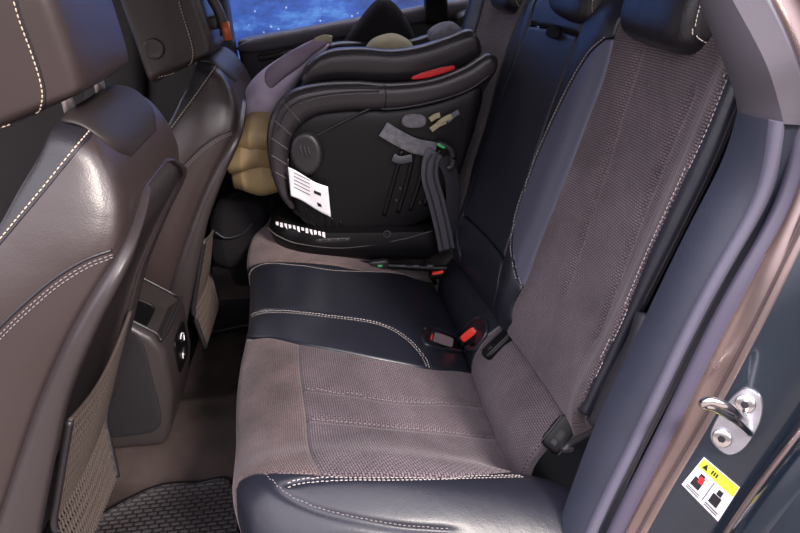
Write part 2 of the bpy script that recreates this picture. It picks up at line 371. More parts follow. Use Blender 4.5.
def panel(name, S, a, b, m, parent, u0=0., u1=1., nu=110, nv=40, back=.02, edge=.006, edep=.004, bulge=0., grooves=(), uscale=1., pits=()):
    fa = a if callable(a) else (lambda u, a=a: np.full_like(u, a)); fb = b if callable(b) else (lambda u, b=b: np.full_like(u, b))
    u = np.linspace(u0, u1, nu); t = np.linspace(0, 1, nv); t = t+.0*t
    t = np.sort(np.concatenate([t, [.25/nv, .5/nv, 1-.25/nv, 1-.5/nv]])); nv = len(t)
    UU = np.repeat(u[:, None], nv, 1); VV = fa(u)[:, None]*(1-t)+fb(u)[:, None]*t
    P = S.ev(UU, VV); N = S.nrm(UU, VV)
    w = np.linalg.norm(P[:, -1]-P[:, 0], axis=1)[:, None]; de = np.minimum(t, 1-t)[None]*w
    lu = np.r_[0, np.cumsum(np.linalg.norm(np.diff(P[:, nv//2], axis=0), axis=1))][:, None]
    de = np.minimum(de, np.minimum(lu, lu[-1]-lu)+0*de)
    off = -edep*np.clip(1-de/edge, 0, 1)**2 + bulge*np.sin(np.pi*t)[None]*np.minimum(1, w/.05)
    for g in grooves:
        gp, gw, gd = g
        d = np.full(P.shape[:2], 9.)
        for q in range(0, len(gp)): d = np.minimum(d, np.linalg.norm(P-gp[q], axis=2))
        off = off-gd*np.exp(-(d/gw)**2)
    PP = proj(P) if pits else None
    for Qp, dep in pits:
        dd = seg_dist(PP[..., 0], PP[..., 1], Qp); ins = in_poly(PP[..., 0], PP[..., 1], Qp)
        off = off-np.where(ins, dep*np.clip(dd/2.5, 0, 1), 0)+np.where(ins, 0, .0025*np.exp(-(dd/3)**2))
    Q = P+N*off[..., None]; Bk = P-N*back
    nV = nu*nv; V = np.vstack([Q.reshape(-1, 3), Bk.reshape(-1, 3)]); F = []
    I = lambda i, j: i*nv+j
    for i in range(nu-1):
        for j in range(nv-1):
            F.append((I(i, j), I(i+1, j), I(i+1, j+1), I(i, j+1))); F.append((nV+I(i, j), nV+I(i, j+1), nV+I(i+1, j+1), nV+I(i+1, j)))
    for i in range(nu-1):
        F.append((I(i, 0), nV+I(i, 0), nV+I(i+1, 0), I(i+1, 0))); F.append((I(i, nv-1), I(i+1, nv-1), nV+I(i+1, nv-1), nV+I(i, nv-1)))
    for j in range(nv-1):
        F.append((I(0, j), I(0, j+1), nV+I(0, j+1), nV+I(0, j))); F.append((I(nu-1, j), nV+I(nu-1, j), nV+I(nu-1, j+1), I(nu-1, j+1)))
    lv = P[..., 1]; uv = np.stack([lv+0*lu, lu+0*lv], -1).reshape(-1, 2); uv = np.vstack([uv, uv])
    return mk(name, V, F, m, parent, uv=uv)
def seam(S, pix, n=140):
    uv = S.line(pix, n); return S.ev(uv[:, 0], uv[:, 1])
def stitches(name, tree, P, parent, m='stitch', pitch=.0068, ln=.0046, r=.0008, off=0., maxd=.05):
    """row of thread dashes laid on the surface along polyline P, shifted sideways by off"""
    P = np.asarray(P); d = np.r_[0, np.cumsum(np.linalg.norm(np.diff(P, axis=0), axis=1))]
    V, F = [], []; T0 = 0; k = int(d[-1]/pitch)
    ip = lambda s: np.array([np.interp(s, d, P[:, a]) for a in range(3)])
    for q in range(k):
        s = (q+.5)*pitch; p = ip(s); t = ip(min(d[-1], s+.003))-ip(max(0, s-.003)); t /= (np.linalg.norm(t)+1e-9)
        h = tree.find_nearest(Vector(p), maxd)
        if h[0] is None: continue
        nn = np.array(h[1]); 
        if nn@(CAM-p) < 0: nn = -nn
        if off:
            sd = np.cross(nn, t); sd /= np.linalg.norm(sd)+1e-9; h2 = tree.find_nearest(Vector(np.array(h[0])+sd*off), maxd)
            if h2[0] is None: continue
            h = h2; n2 = np.array(h[1]); nn = n2 if n2@(CAM-p) > 0 else -n2
        c = np.array(h[0])+nn*r*.5; sd = np.cross(nn, t); sd /= np.linalg.norm(sd)+1e-9
        n0 = len(V)
        for e, sc in ((-.5, .5), (-.28, 1), (.28, 1), (.5, .5)):
            for a, b in ((-1, -.3), (-.6, .8), (.6, .8), (1, -.3)): V.append(c+t*ln*e+sd*r*a*sc+nn*r*b*sc)
        for i in range(3):
            for j in range(4): F.append((n0+i*4+j, n0+i*4+(j+1) % 4, n0+i*4+4+(j+1) % 4, n0+i*4+4+j))
        F.append((n0, n0+1, n0+2, n0+3)); F.append((n0+15, n0+14, n0+13, n0+12))
    if not V: return None
    return mk(name, V, F, m, parent)
def raycast(tree, px, py):
    d = at(px, py, Y=0)-CAM; d /= np.linalg.norm(d); h = tree.ray_cast(Vector(CAM), Vector(d))
    return (None, None) if h[0] is None else (np.array(h[0]), np.array(h[1]))
def trace(tree, pix, n=80):
    out = []
    for p in crv(pix, n):
        h = raycast(tree, *p)[0]
        if h is not None: out.append(h)
    return np.array(out)
def decal(name, tree, pix, m, parent, lift=.0012, th=.0006, n=10, smooth=False):
    """thin sheet laid on a surface: 4 corner pixels"""
    a, b, c, d = [np.array(p, float) for p in pix]; G = []
    for i in range(n+1):
        for j in range(n+1):
            s, t = i/n, j/n; p = (a*(1-s)+b*s)*(1-t)+(d*(1-s)+c*s)*t; h, nn = raycast(tree, *p)
            if h is None: return None
            if nn@(CAM-h) < 0: nn = -nn
            G.append(np.r_[h+nn*lift, h+nn*(lift-th)])
    G = np.array(G); V = np.vstack([G[:, :3], G[:, 3:]]); N = (n+1)**2; F = []; I = lambda i, j: i*(n+1)+j
    for i in range(n):
        for j in range(n): q = (I(i, j), I(i+1, j), I(i+1, j+1), I(i, j+1)); F += [q, tuple(N+x for x in q[::-1])]
    ed = [I(i, 0) for i in range(n+1)]+[I(n, j) for j in range(1, n+1)]+[I(i, n) for i in range(n-1, -1, -1)]+[I(0, j) for j in range(n-1, 0, -1)]
    for q in range(len(ed)): a_, b_ = ed[q], ed[(q+1) % len(ed)]; F.append((a_, b_, N+b_, N+a_))
    return mk(name, V, F, m, parent, smooth=smooth)

# ================================================================== the car's shell (setting)
def prism(name, prof, y0, y1, m, parent=None, bev=.006):
    k = len(prof); V = [(x, y0, z) for x, z in prof]+[(x, y1, z) for x, z in prof]
    F = [tuple(range(k))[::-1], tuple(range(k, 2*k))]+[(i, (i+1) % k, k+(i+1) % k, k+i) for i in range(k)]
    o = mk(name, V, F, m, parent); return bevel(o, bev) if bev else o
# carpeted floor with the raised tunnel along the middle
ys = np.linspace(-.66, .70, 90); xs = np.linspace(-1.9, -.30, 90)
XX, YY = np.meshgrid(xs, ys, indexing='ij')
ZZ = .095*np.exp(-(YY/.12)**4)+.16*np.clip((YY-.60)/.1, 0, 1)**1.5+.003*np.sin(XX*23+3*np.sin(YY*17))
V = np.stack([XX, YY, ZZ], -1).reshape(-1, 3); V2 = V.copy(); V2[:, 2] = -.06; n0 = len(V); F = []
for i in range(89):
    for j in range(89):
        a = i*90+j; F.append((a, a+1, a+91, a+90)); F.append((n0+a, n0+a+90, n0+a+91, n0+a+1))
ring = [i*90 for i in range(90)]+[89*90+j for j in range(1, 90)]+[i*90+89 for i in range(88, -1, -1)]+[j for j in range(88, 0, -1)]
for q in range(len(ring)): a, b = ring[q], ring[(q+1) % len(ring)]; F.append((a, b, n0+b, n0+a))
meta(mk('floor', np.vstack([V, V2]), F, 'carpet'), 'brown carpet on the car floor between the front seats and rear bench', None, None, 'structure')
# bench pedestal under the cushion and bulkhead behind the backrest
meta(prism('trim_1', [(-.47, -.02), (-.46, .20), (-.10, .17), (.16, .19), (.16, -.02)], -.70, .69, 'plastic_blk', bev=.01), None, None, None, 'structure')
meta(prism('trim_2', [(.16, .10), (.30, .86), (.80, .86), (.80, .10)], -.60, .69, 'plastic_blk', bev=.01), None, None, None, 'structure')
# roof
meta(prism('ceiling', [(-1.9, 1.27), (-1.6, 1.31), (-.2, 1.32), (.45, 1.28), (.45, 1.31), (-.2, 1.36), (-1.6, 1.35), (-1.9, 1.30)], -.62, .60, 'headliner', bev=0), None, None, None, 'structure')
# far door: inner trim, sill, glass
door = meta(prism('door_1', [(-.575, .10), (-.575, .842), (.20, .915), (.30, .92), (.30, .10)], .715, .80, 'plastic', bev=.012), None, None, None, 'structure')
mk_sill = slab('window_sill', [(-.58, .71, .842), (-.2, .71, .880), (.05, .71, .904), (.3, .71, .925)], [(-.58, .71, .800), (-.2, .71, .835), (.05, .71, .86), (.3, .71, .88)], [.045], 'pillar', door, ex=3)
slab('armrest', [(-.54, .69, .755), (-.3, .68, .775), (0, .68, .79), (.15, .70, .79)], [(-.54, .69, .70), (-.3, .68, .70), (0, .68, .71), (.15, .70, .72)], [.07], 'plastic_blk', door, ex=3)
tube('handle_recess', [(-.52, .712, .79), (-.42, .69, .80), (-.3, .685, .807), (-.15, .70, .81)], .009, 'plastic_br', door)
fd = meta(prism('door_2', [(-1.9, .05), (-1.9, .78), (-.66, .83), (-.66, .05)], .72, .80, 'plastic', bev=.012), None, None, None, 'structure')
slab('window_sill', [(-1.85, .715, .79), (-1.2, .715, .81), (-.67, .715, .838)], [(-1.85, .715, .745), (-1.2, .715, .765), (-.67, .715, .79)], [.04], 'plastic', fd, ex=3)
# far pillars
meta(slab('wall_right', [(-.71, .72, .02), (-.72, .72, .45), (-.70, .71, .85), (-.66, .64, 1.30)], [(-.58, .72, .02), (-.575, .72, .45), (-.58, .71, .85), (-.56, .64, 1.30)], [.11], 'plastic', ex=4), None, None, None, 'structure')
meta(slab('trim_3', [at(424, 22, Y=.70), at(424, 0, Y=.69), at(422, -30, Y=.66), at(415, -90, Y=.6)], [at(449, 26, Y=.70), at(447, 0, Y=.69), at(443, -30, Y=.66), at(438, -90, Y=.6)], [.05], 'plastic_blk', ex=4, ends=(0, 0)), None, None, None, 'structure')
meta(slab('trim_5', [at(84, 118, Y=.71), at(84, 60, Y=.70), at(80, 0, Y=.68), at(70, -90, Y=.62)], [at(148, 112, Y=.71), at(146, 60, Y=.70), at(144, 0, Y=.68), at(134, -90, Y=.62)], [.06], 'plastic', ex=4, ends=(0, 0)), None, None, None, 'structure')
wd = meta(prism('window_1', [(-.60, .83), (-.60, 1.27), (.25, 1.27), (.25, .90)], .757, .761, 'glass', bev=0), None, None, None, 'structure')
wd = meta(prism('window_2', [(-1.85, .78), (-1.85, 1.27), (-.70, 1.27), (-.70, .82)], .757, .761, 'glass', bev=0), None, None, None, 'structure')
# far quarter trim beside the far backrest
meta(slab('trim_4', [at(470, 8, Y=.66), at(486, 20, Y=.66), at(500, 40, Y=.66)], [at(452, 14, Y=.69), at(458, 40, Y=.68), at(470, 70, Y=.66)], [.10], 'plastic', ex=3), None, None, None, 'structure')
# what is seen through the window
meta(prism('wall_outside', [(-3.2, -.4), (-3.2, 2.6), (2.2, 2.6), (2.2, -.4)], 2.30, 2.36, 'blue', bev=0), 'speckled blue surface outside the far window', None, None, 'structure')
meta(prism('ground', [(-6, -.42), (-6, -.40), (5, -.40), (5, -.42)], -6, 5, 'ground', bev=0), None, None, None, 'structure')

# near rear pillar and door opening: strips between rails, each its own piece
def rail(pix, Ys, n=60):
    Ys = np.interp(np.linspace(0, 1, len(pix)), np.linspace(0, 1, len(Ys)), Ys)
    P = crv([at(p[0], p[1], Y=y) for p, y in zip(pix, Ys)], n)
    for _ in range(25): P[1:-1] = P[1:-1]*.5+(P[:-2]+P[2:])*.25
    return P
def strip(name, A, B, m, parent, bulge=0., dep=.03, n=12, kind=None):
    k = len(A); t = np.linspace(0, 1, n); G = A[:, None]*(1-t)[None, :, None]+B[:, None]*t[None, :, None]
    T = np.gradient(A, axis=0); N = np.cross(T, B-A); N /= np.linalg.norm(N, axis=1)[:, None]
    sg = np.sign(np.einsum('ij,ij->i', N, CAM-A)); N *= np.median(sg)
    G = G+N[:, None]*(bulge*np.sin(np.pi*t)**.8)[None, :, None]
    Bk = (A[:, None]*(1-t)[None, :, None]+B[:, None]*t[None, :, None])-N[:, None]*dep
    V = np.vstack([G.reshape(-1, 3), Bk.reshape(-1, 3)]); n0 = k*n; F = []; I = lambda i, j: i*n+j
    for i in range(k-1):
        for j in range(n-1): q = (I(i, j), I(i+1, j), I(i+1, j+1), I(i, j+1)); F += [q, tuple(n0+x for x in q[::-1])]
    for i in range(k-1): F += [(I(i, 0), n0+I(i, 0), n0+I(i+1, 0), I(i+1, 0)), (I(i, n-1), I(i+1, n-1), n0+I(i+1, n-1), n0+I(i, n-1))]
    for j in range(n-1): F += [(I(0, j), I(0, j+1), n0+I(0, j+1), n0+I(0, j)), (I(k-1, j), n0+I(k-1, j), n0+I(k-1, j+1), I(k-1, j+1))]
    o = mk(name, V, F, m, parent); sharp(o, 50); 
    if kind: o['kind'] = kind
    return o
dy = lambda pts, **k: pts
Yl = [-.665, -.665, -.66]
rA = rail([(520, 620), (560, 520), (591, 432), (620, 370), (655, 296), (691, 221), (724, 160), (737, 112)], [-.64, -.63, -.62])
rB = rail([(548, 620), (591, 516), (620, 459), (639, 419), (657, 380), (697, 296), (737, 228), (760, 183), (768, 120)], [-.69, -.69, -.68])
rC = rail([(560, 620), (602, 519), (631, 462), (651, 419), (670, 380), (710, 296), (746, 240), (773, 185), (784, 122)], [-.70, -.70, -.69])
wl = meta(strip('wall_left', rA, rB, 'trim', None, bulge=.006, dep=.04), 'grey-blue plastic trim beside the near rear seat', None, None, 'structure')
strip('trim_edge', rB, rC, 'trim_ridge', wl, bulge=.004)
rU0 = rail([(738, 120), (736, 100), (722, 58), (700, 5), (672, -70)], [-.62, -.60, -.52])
rU1 = rail([(784, 124), (778, 100), (764, 58), (728, -8), (690, -80)], [-.69, -.68, -.58])
strip('pillar_trim', rU0, rU1, 'pillar', wl, bulge=.010)
UP = [(785, 122), (765, 58), (730, -8), (690, -80)]
YR = [-.70, -.70, -.69, -.66, -.58]
rD0 = rail([(561, 620), (603, 519), (632, 462), (652, 419), (671, 380), (711, 296), (747, 240), (774, 185)]+UP, YR)
rD = rail([(568, 622), (611, 520), (641, 462), (662, 419), (682, 380), (719, 300), (757, 240), (784, 185), (796, 120), (776, 55), (743, -8), (705, -80)], YR)
strip('seal_groove', rD0+np.array([.004, .02, 0]), rD+np.array([.004, .02, 0]), 'rubber', wl)
rE = rail([(578, 622), (625, 520), (655, 464), (680, 416), (697, 380), (736, 296), (775, 240), (801, 190), (815, 120), (800, 55), (768, -8), (730, -80)], [-.72, -.72, -.71, -.68, -.60])
strip('door_seal', rD, rE, 'seal', wl, bulge=.008)
bf = thing('door_opening', 'metallic door opening flange coloured brown for a warm reflection and dark teal pillar panel at the right', 'car body', (.20, -.76, .30))
rF = rail([(592, 622), (638, 525), (672, 469), (697, 428), (717, 390), (752, 325), (790, 245), (820, 180), (842, 120), (830, 55), (800, -8), (762, -80)], [-.725, -.725, -.72, -.69, -.61])
strip('painted_flange', rE, rF, 'warm_reflection', bf, bulge=-.004)
rG = rail([(602, 622), (647, 530), (681, 473), (707, 430), (728, 392), (764, 325), (803, 245), (833, 180), (856, 120), (844, 55), (814, -8), (776, -80)], [-.745, -.745, -.74, -.71, -.63])
strip('flange_lip', rF, rG, 'warm_reflection', bf, bulge=.006)
rH = rail([(670, 622), (725, 525), (766, 470), (802, 425), (838, 375), (875, 310), (905, 245), (935, 180), (948, 120), (936, 55), (906, -8), (868, -80)], [-.79, -.79, -.79, -.76, -.67])
jam = strip('jamb_panel', rG, rH, 'paint', bf, bulge=.004, n=24)
rI = rail([(705, 622), (765, 535), (806, 485), (842, 440), (880, 385), (915, 320), (945, 245), (975, 180), (990, 120), (980, 55), (950, -8), (910, -80)], [-.85, -.85, -.85, -.83, -.73])
rH2 = rH*.8+rI*.2; strip('edge_line', rH, rH2, 'warm_reflection', bf, bulge=.004)  # narrow bronze-toned line drawn along the panel edge
outp = strip('outer_edge', rH2, rI, 'paint', bf, bulge=.016)
rJ = rail([(800, 622), (870, 535), (910, 485), (946, 440), (984, 385), (1015, 320), (1045, 245), (1075, 180), (1090, 120), (1080, 55), (1050, -8), (1010, -80)], [-.90, -.90, -.90, -.88, -.78])
strip('outer_panel', rI, rJ, 'paint', bf, bulge=.01)
jt = bvh(jam)
# striker
def on(tree, px, py):
    h, nn = raycast(tree, px, py)
    if nn@(CAM-h) < 0: nn = -nn
    return h, nn
c0, nn = on(jt, 736, 419)
st = thing('door_striker', 'silver metal door striker loop bolted to the dark teal pillar panel', 'door striker', c0)
pts = [on(jt, *p)[0] for p in crv([(748, 387), (762, 397), (761, 420), (746, 446), (729, 454), (713, 442), (712, 428), (726, 404), (738, 391)], 40, True)]
pts = np.array(pts); R_ = [pts+nn*.0002, pts+nn*.004, (pts-c0)*.96+c0+nn*.006]
V, F = rings(R_); mk('striker_plate', V, F, 'steel', st); sharp(bpy.data.objects['striker_plate'], 40)
for p in ((746, 402), (723, 436)):
    h, n2 = on(jt, *p); s = disc('screw', h+nn*.006, nn, .0115, .004, 'chrome', st, dome=.001)
    disc('screw_socket', h+nn*.0105, nn, .0048, .0012, 'ink', s, seg=6)
a, _ = on(jt, 752, 428); b_, _ = on(jt, 731, 416)
p1 = at(703, 402, Y=-.80)
out = nn*.005
lp = [a+out, a*.6+p1*.4+nn*.012, at(712, 400, Y=-.815), p1, at(704, 411, Y=-.80), b_*.6+p1*.4+nn*.012, b_+out]
tube('striker_loop', [on(jt, 750, 432)[0]+out, at(735, 420, Y=-.80), at(715, 408, Y=-.815), at(703, 404, Y=-.82), at(712, 401, Y=-.825), at(730, 408, Y=-.82), on(jt, 746, 420)[0]+out], .0048, 'chrome', st, n=60)
# warning sticker
sk = thing('warning_sticker', 'white and yellow airbag warning sticker on the dark teal panel below the striker', 'sticker', on(jt, 711, 487)[0])
Q = [(704, 457), (740, 487), (718, 521), (682, 484)]
bary = lambda s, t: tuple(np.array(Q[0])*(1-s)*(1-t)+np.array(Q[1])*s*(1-t)+np.array(Q[2])*s*t+np.array(Q[3])*(1-s)*t)
quad = lambda s0, s1, t0, t1: [bary(s0, t0), bary(s1, t0), bary(s1, t1), bary(s0, t1)]
decal('label_sheet', jt, quad(0, 1, 0, 1), 'white', sk, lift=.0014, th=.0012, n=6)
decal('yellow_band', jt, quad(.02, .98, .02, .30), 'yellow', sk, lift=.0018, th=.0003, n=5)
decal('divider_line', jt, quad(.49, .51, .34, .92), 'ink', sk, lift=.0018, th=.0003, n=4)
h3 = [bary(.10, .24), bary(.16, .07), bary(.24, .24), bary(.17, .24)]
decal('warning_triangle', jt, h3, 'ink', sk, lift=.0021, th=.0003, n=4)
for k in range(3): decal('print_block', jt, quad(.32+.06*k, .36+.06*k, .10, .22), 'ink', sk, lift=.0021, th=.0003, n=2)
for s0 in (.07, .56):
    pic = decal('figure_head', jt, quad(s0+.10, s0+.22, .38, .52), 'ink', sk, lift=.0021, th=.0003, n=3)
    decal('figure_body', jt, quad(s0+.04, s0+.26, .54, .80), 'ink', sk, lift=.0021, th=.0003, n=3)
decal('red_mark', jt, quad(.20, .32, .44, .62), 'redtag', sk, lift=.0025, th=.0003, n=3)
for s0 in (.05, .55):
    for k in range(2): decal('print_line', jt, quad(s0+.02, s0+.36, .86+.055*k, .885+.055*k), 'ink', sk, lift=.0021, th=.0002, n=3)

# ================================================================== rear bench
def cush_net():
    pr = np.array([(-.455, .03), (-.495, .12), (-.528, .22), (-.543, .30), (-.525, .350), (-.46, .378), (-.33, .366), (-.18, .312), (-.088, .246), (-.04, .19)])
    rows = []
    for y, dx, dz, f in [(-.685, .07, -.09, .82), (-.675, .06, -.045, .9), (-.62, .05, -.002, .97), (-.56, .032, -.000, 1), (-.50, .022, -.018, 1), (-.42, .016, -.022, 1), (-.30, .004, -.012, 1), (-.20, 0, -.005, 1),
                         (-.13, 0, -.002, 1), (0, 0, .004, 1), (.13, -.008, .022, 1), (.25, -.03, .030, 1), (.40, -.03, .030, 1), (.52, 0, .03, .98), (.64, .03, .01, .93), (.67, .03, -.06, .9)]:
        q = pr.copy(); wz = np.clip((q[:, 1]-.05)/.25, 0, 1); q[:, 1] += dz*wz; q[:, 0] += dx*wz-.05*(y+.3)*np.clip((q[:, 0]+.5)/.3, 0, 1)
        c = -.25; q[:, 0] = c+(q[:, 0]-c)*f
        if y < -.52: k = min(1, (-.52-y)/.05); q[-1, 0] += .09*k; q[-2, 0] += .07*k; q[-3, 0] += .03*k; q[-1, 1] += .03*k; q[-2, 1] += .02*k
        rows.append([(x, y, z) for x, z in q])
    return rows
SCu = Surf(cush_net()); yrow = np.array([r[0][1] for r in cush_net()])
def vy(y): return np.interp(y, yrow, np.linspace(0, 1, len(yrow)))
bench = thing('rear_bench_seat', 'rear bench seat with perforated brown-grey fabric, blue-black leather borders and three headrests', 'car seat', (-.28, 0, .18))
b_out = vy(-.685); 
p_bol = [(236, 497), (236, 488), (241, 479), (255, 473), (285, 472), (345, 475), (420, 475), (480, 473), (521, 472)]
b1 = SCu.bound(p_bol, lo=vy(-.60))
p_cen = [(238, 345), (245, 338), (262, 337), (300, 343), (350, 352), (400, 362), (440, 369), (471, 372)]
b2 = SCu.bound(p_cen, lo=vy(-.17))
p_far = [(246, 272), (255, 264), (280, 261), (330, 264), (380, 271), (428, 279)]
b3 = SCu.bound(p_far, lo=vy(.13), hi=None)
gs = [(seam(SCu, [(301, 388), (350, 393), (420, 402), (497, 412)]), .008, .006), (seam(SCu, [(306, 418), (350, 422), (420, 429), (502, 437)]), .008, .006),
      (seam(SCu, [(305, 342), (300, 365), (301, 390), (305, 420), (308, 445), (316, 470)]), .008, .006)]
roll = seam(SCu, [(240, 330), (250, 319), (275, 312), (330, 317), (380, 325), (405, 338), (420, 352), (430, 368)])
bs = seam(SCu, [(287, 485), (310, 480), (350, 477), (420, 477), (524, 476)])
bl = seam(SCu, [(262, 475), (280, 492), (310, 508), (350, 519), (400, 528), (450, 532)])
p1 = panel('leather_bolster', SCu, b_out, b1, 'leather', bench, nu=130, nv=70, bulge=.003, grooves=[(bs, .005, .003), (bl, .006, .004)])
uc = float(np.mean([SCu.inv(*q)[0] for q in [(304, 350), (300, 380), (304, 420), (310, 455)]]))
p2 = panel('fabric_insert', SCu, b1, b2, 'fabric', bench, u0=uc, nu=130, nv=120, bulge=.001, grooves=gs[:2], edge=.009, edep=.005)
p2f = panel('fabric_front_roll', SCu, b1, b2, 'fabric_fr', bench, u1=uc, nu=90, nv=120, bulge=.001, edge=.009, edep=.005)
PITS = [([(421, 332), (431, 328), (455, 337), (468, 345), (466, 352), (445, 350), (426, 345)], .022), ([(458, 336), (472, 321), (481, 319), (487, 326), (485, 337), (474, 351), (464, 346)], .022)]
p3 = panel('centre_leather', SCu, b2, b3, 'leather', bench, nu=190, nv=130, bulge=.004, grooves=[(roll, .006, .004)], pits=PITS)
p4 = panel('far_fabric', SCu, b3, vy(.52), 'fabric_br', bench, nu=90, nv=60, bulge=.002); p4['label'] = 'tan brown fabric section under the child seat'
p5 = panel('leather_bolster', SCu, vy(.52), vy(.67), 'leather', bench, nu=80, nv=30)
tc_ = bvh(p1, p2, p2f, p3, p4)
for k, (P, off) in enumerate([(bs, .004), (bs, -.004), (bl, .005), (roll, .0045), (roll, -.0045)]):
    stitches('stitching', tc_, P, bench, off=off, m='stitch' if k != 2 else 'stitch_dk')
far_e = seam(SCu, [(243, 290), (250, 272), (262, 263), (300, 264), (360, 270), (430, 281)])
stitches('stitching', tc_, far_e-np.array([0, .008, 0]), bench)
for gq in gs[:2]: stitches('stitching', tc_, gq[0], bench, m='stitch_dk', off=.004, pitch=.008, r=.0008)
stitches('stitching', tc_, seam(SCu, [(262, 472), (285, 471), (345, 474)]), bench, m='stitch_dk', off=-.003)

# lower roll between cushion and backrest
rows = []
for y in (-.66, -.58, -.50, -.42, -.30, -.18, -.10, 0, .10, .18, .30, .45, .60, .68):
    q = np.array([(-.058, .17), (-.056, .212), (-.050, .250), (-.030, .286), (-.002, .312), (.022, .330), (.05, .335)]); q[:, 0] += -.10*(y+.3)*.6
    d = .010*math.exp(-((y+.33)/.2)**4); q[1:5, 0] -= d; q[1:5, 1] += d*.6
    if y > -.14: q[:, 1] += .012
    rows.append([(x, y, z) for x, z in q])
SL = Surf(rows); yl = np.array([r[0][1] for r in rows]); vl = lambda y: float(np.interp(y, yl, np.linspace(0, 1, len(yl))))
back = bench
l1 = panel('lower_fabric', SL, vl(-.50), vl(-.152), 'fabric', back, nu=50, nv=90, bulge=.002)
l2 = panel('lower_leather', SL, vl(-.152), vl(.25), 'leather', back, nu=80, nv=140, bulge=.003, pits=PITS)
l3 = panel('lower_fabric', SL, vl(.25), vl(.54), 'fabric', back, nu=40, nv=50, bulge=.002)
# backrest sheet
def back_net():
    pr = np.array([(.060, .318), (.026, .322), (.000, .348), (.012, .42), (.052, .52), (.092, .63), (.135, .75), (.178, .88), (.196, .93), (.235, .965), (.29, .965)])
    rows = []
    for y, b in [(-.66, .05), (-.625, .0), (-.575, -.034), (-.52, -.008), (-.48, .004), (-.35, .012), (-.22, .002), (-.17, -.006), (-.10, 0), (0, .004), (.10, 0), (.17, -.008), (.22, .002), (.35, .014), (.48, .004), (.56, -.018), (.62, 0), (.66, .05)]:
        q = pr.copy(); bb = b*np.clip((q[:, 1]-.30)/.12, 0, 1)*np.clip((1.0-q[:, 1])/.08, .3, 1)
        q[:, 0] += bb-.115*(y+.25)
        if y < -.6: q[:, 1] -= .03*(q[:, 1] > .9)
        rows.append([(x, y, z) for x, z in q])
    return rows
SB = Surf(back_net()); yb = np.array([r[0][1] for r in back_net()]); vb = lambda y: float(np.interp(y, yb, np.linspace(0, 1, len(yb))))
P_c1 = [(584, 400), (603, 358), (622, 318), (650, 250), (680, 185), (707, 125), (728, 72)]
P_c2 = [(511, 322), (513, 305), (524, 283), (538, 245), (553, 208), (572, 160), (587, 120), (602, 80), (612, 42)]
P_c3 = [(521, 286), (514, 262), (512, 243), (515, 219), (524, 190), (543, 142), (566, 93), (588, 55), (607, 38)]
P_c4 = [(497, 290), (504, 256), (519, 206), (535, 155), (552, 105), (568, 62), (577, 36), (588, 10)]
P_c5 = [(461, 256), (457, 230), (463, 212), (478, 165), (492, 122), (510, 74), (531, 18), (540, -5)]
P_c6 = [(456, 225), (470, 175), (485, 125), (497, 80), (508, 45), (522, 12)]
c1 = SB.bound(P_c1, lo=vb(-.50)); c2 = SB.bound(P_c2, lo=vb(-.16)); c4 = SB.bound(P_c4, lo=vb(-.10)); c5 = SB.bound(P_c5, lo=vb(.13))
c3 = SB.bound(P_c3)
c6 = lambda u: np.maximum(SB.bound(P_c6)(u), c5(u)+.01)
_c6 = SB.bound(P_c6); c6 = lambda u: np.maximum(_c6(u), c5(u)+.012)
gb_ = [(seam(SB, [(640, 52), (622, 110), (604, 170), (585, 230), (565, 290)]), .008, .006), (seam(SB, [(692, 95), (668, 150), (640, 220), (616, 285), (597, 335)]), .008, .006),
       (seam(SB, [(627, 106), (645, 112), (665, 121)]), .003, .002)]
u3a = min(q for q in SB.line(P_c3)[:, 0]); u3b = max(q for q in SB.line(P_c3)[:, 0])
c0 = SB.bound([(596, 398), (612, 365), (628, 330), (655, 277), (689, 210), (713, 160), (734, 108)])
r1 = panel('leather_side_bolster', SB, c0, c1, 'leather', back, u0=.30, nu=110, nv=40, bulge=.006)
r2 = panel('fabric_insert', SB, c1, c2, 'fabric', back, nu=150, nv=110, bulge=.001, grooves=gb_)
c3c = lambda u: np.where((u > u3a) & (u < u3b), np.maximum(c3(u), c2(u)+.002), c2(u)+.002)
r3 = panel('leather_wedge', SB, c2, c3c, 'leather_lt', back, u0=u3a, u1=u3b, nu=90, nv=26, bulge=.001); r3['label'] = 'lighter grey leather wedge beside the fabric'
r4 = panel('leather_border', SB, c3c, c4, 'leather', back, nu=110, nv=26, bulge=.003)
ua, _ = SB.inv(484, 233); ub, _ = SB.inv(556, 31)
r5a = panel('armrest_leather', SB, c4, c5, 'leather', back, u0=ua, u1=ub, nu=110, nv=60, bulge=.004); r5a['label'] = 'dark leather fold-down centre armrest'
r5b = panel('lower_centre_leather', SB, c4, c5, 'leather', back, u0=0, u1=ua-.004, nu=40, nv=50, bulge=.003)
r5c = panel('upper_centre_leather', SB, c4, c5, 'leather_blk', back, u0=ub+.004, u1=1, nu=40, nv=50, bulge=.002)
r6 = panel('leather_border', SB, c5, c6, 'leather', back, nu=90, nv=16, bulge=.002)
r7 = panel('fabric_insert', SB, c6, vb(.50), 'fabric', back, nu=80, nv=60, bulge=.001)
r8 = panel('leather_side_bolster', SB, vb(.50), vb(.655), 'leather', back, nu=80, nv=26, bulge=.004)
tb = bvh(r1, r2, r3, r4, r5a, r6)
for P, off, m in [(seam(SB, P_c1), .004, 'stitch'), (seam(SB, P_c3), .004, 'stitch'), (seam(SB, P_c3), -.004, 'stitch'), (seam(SB, P_c6), -.004, 'stitch_dk'),
                  (gb_[0][0], .003, 'stitch_dk'), (gb_[1][0], .003, 'stitch_dk')]:
    stitches('stitching', tb, P, back, off=off, m=m)
# fabric loop at the top of the armrest
h, _ = raycast(tb, 556, 32)
if h is not None: rbox('armrest_strap', h+np.array([-.006, 0, 0]), (.008, .034, .012), 'blackcloth', back, ex=3, rot=roty(.35))
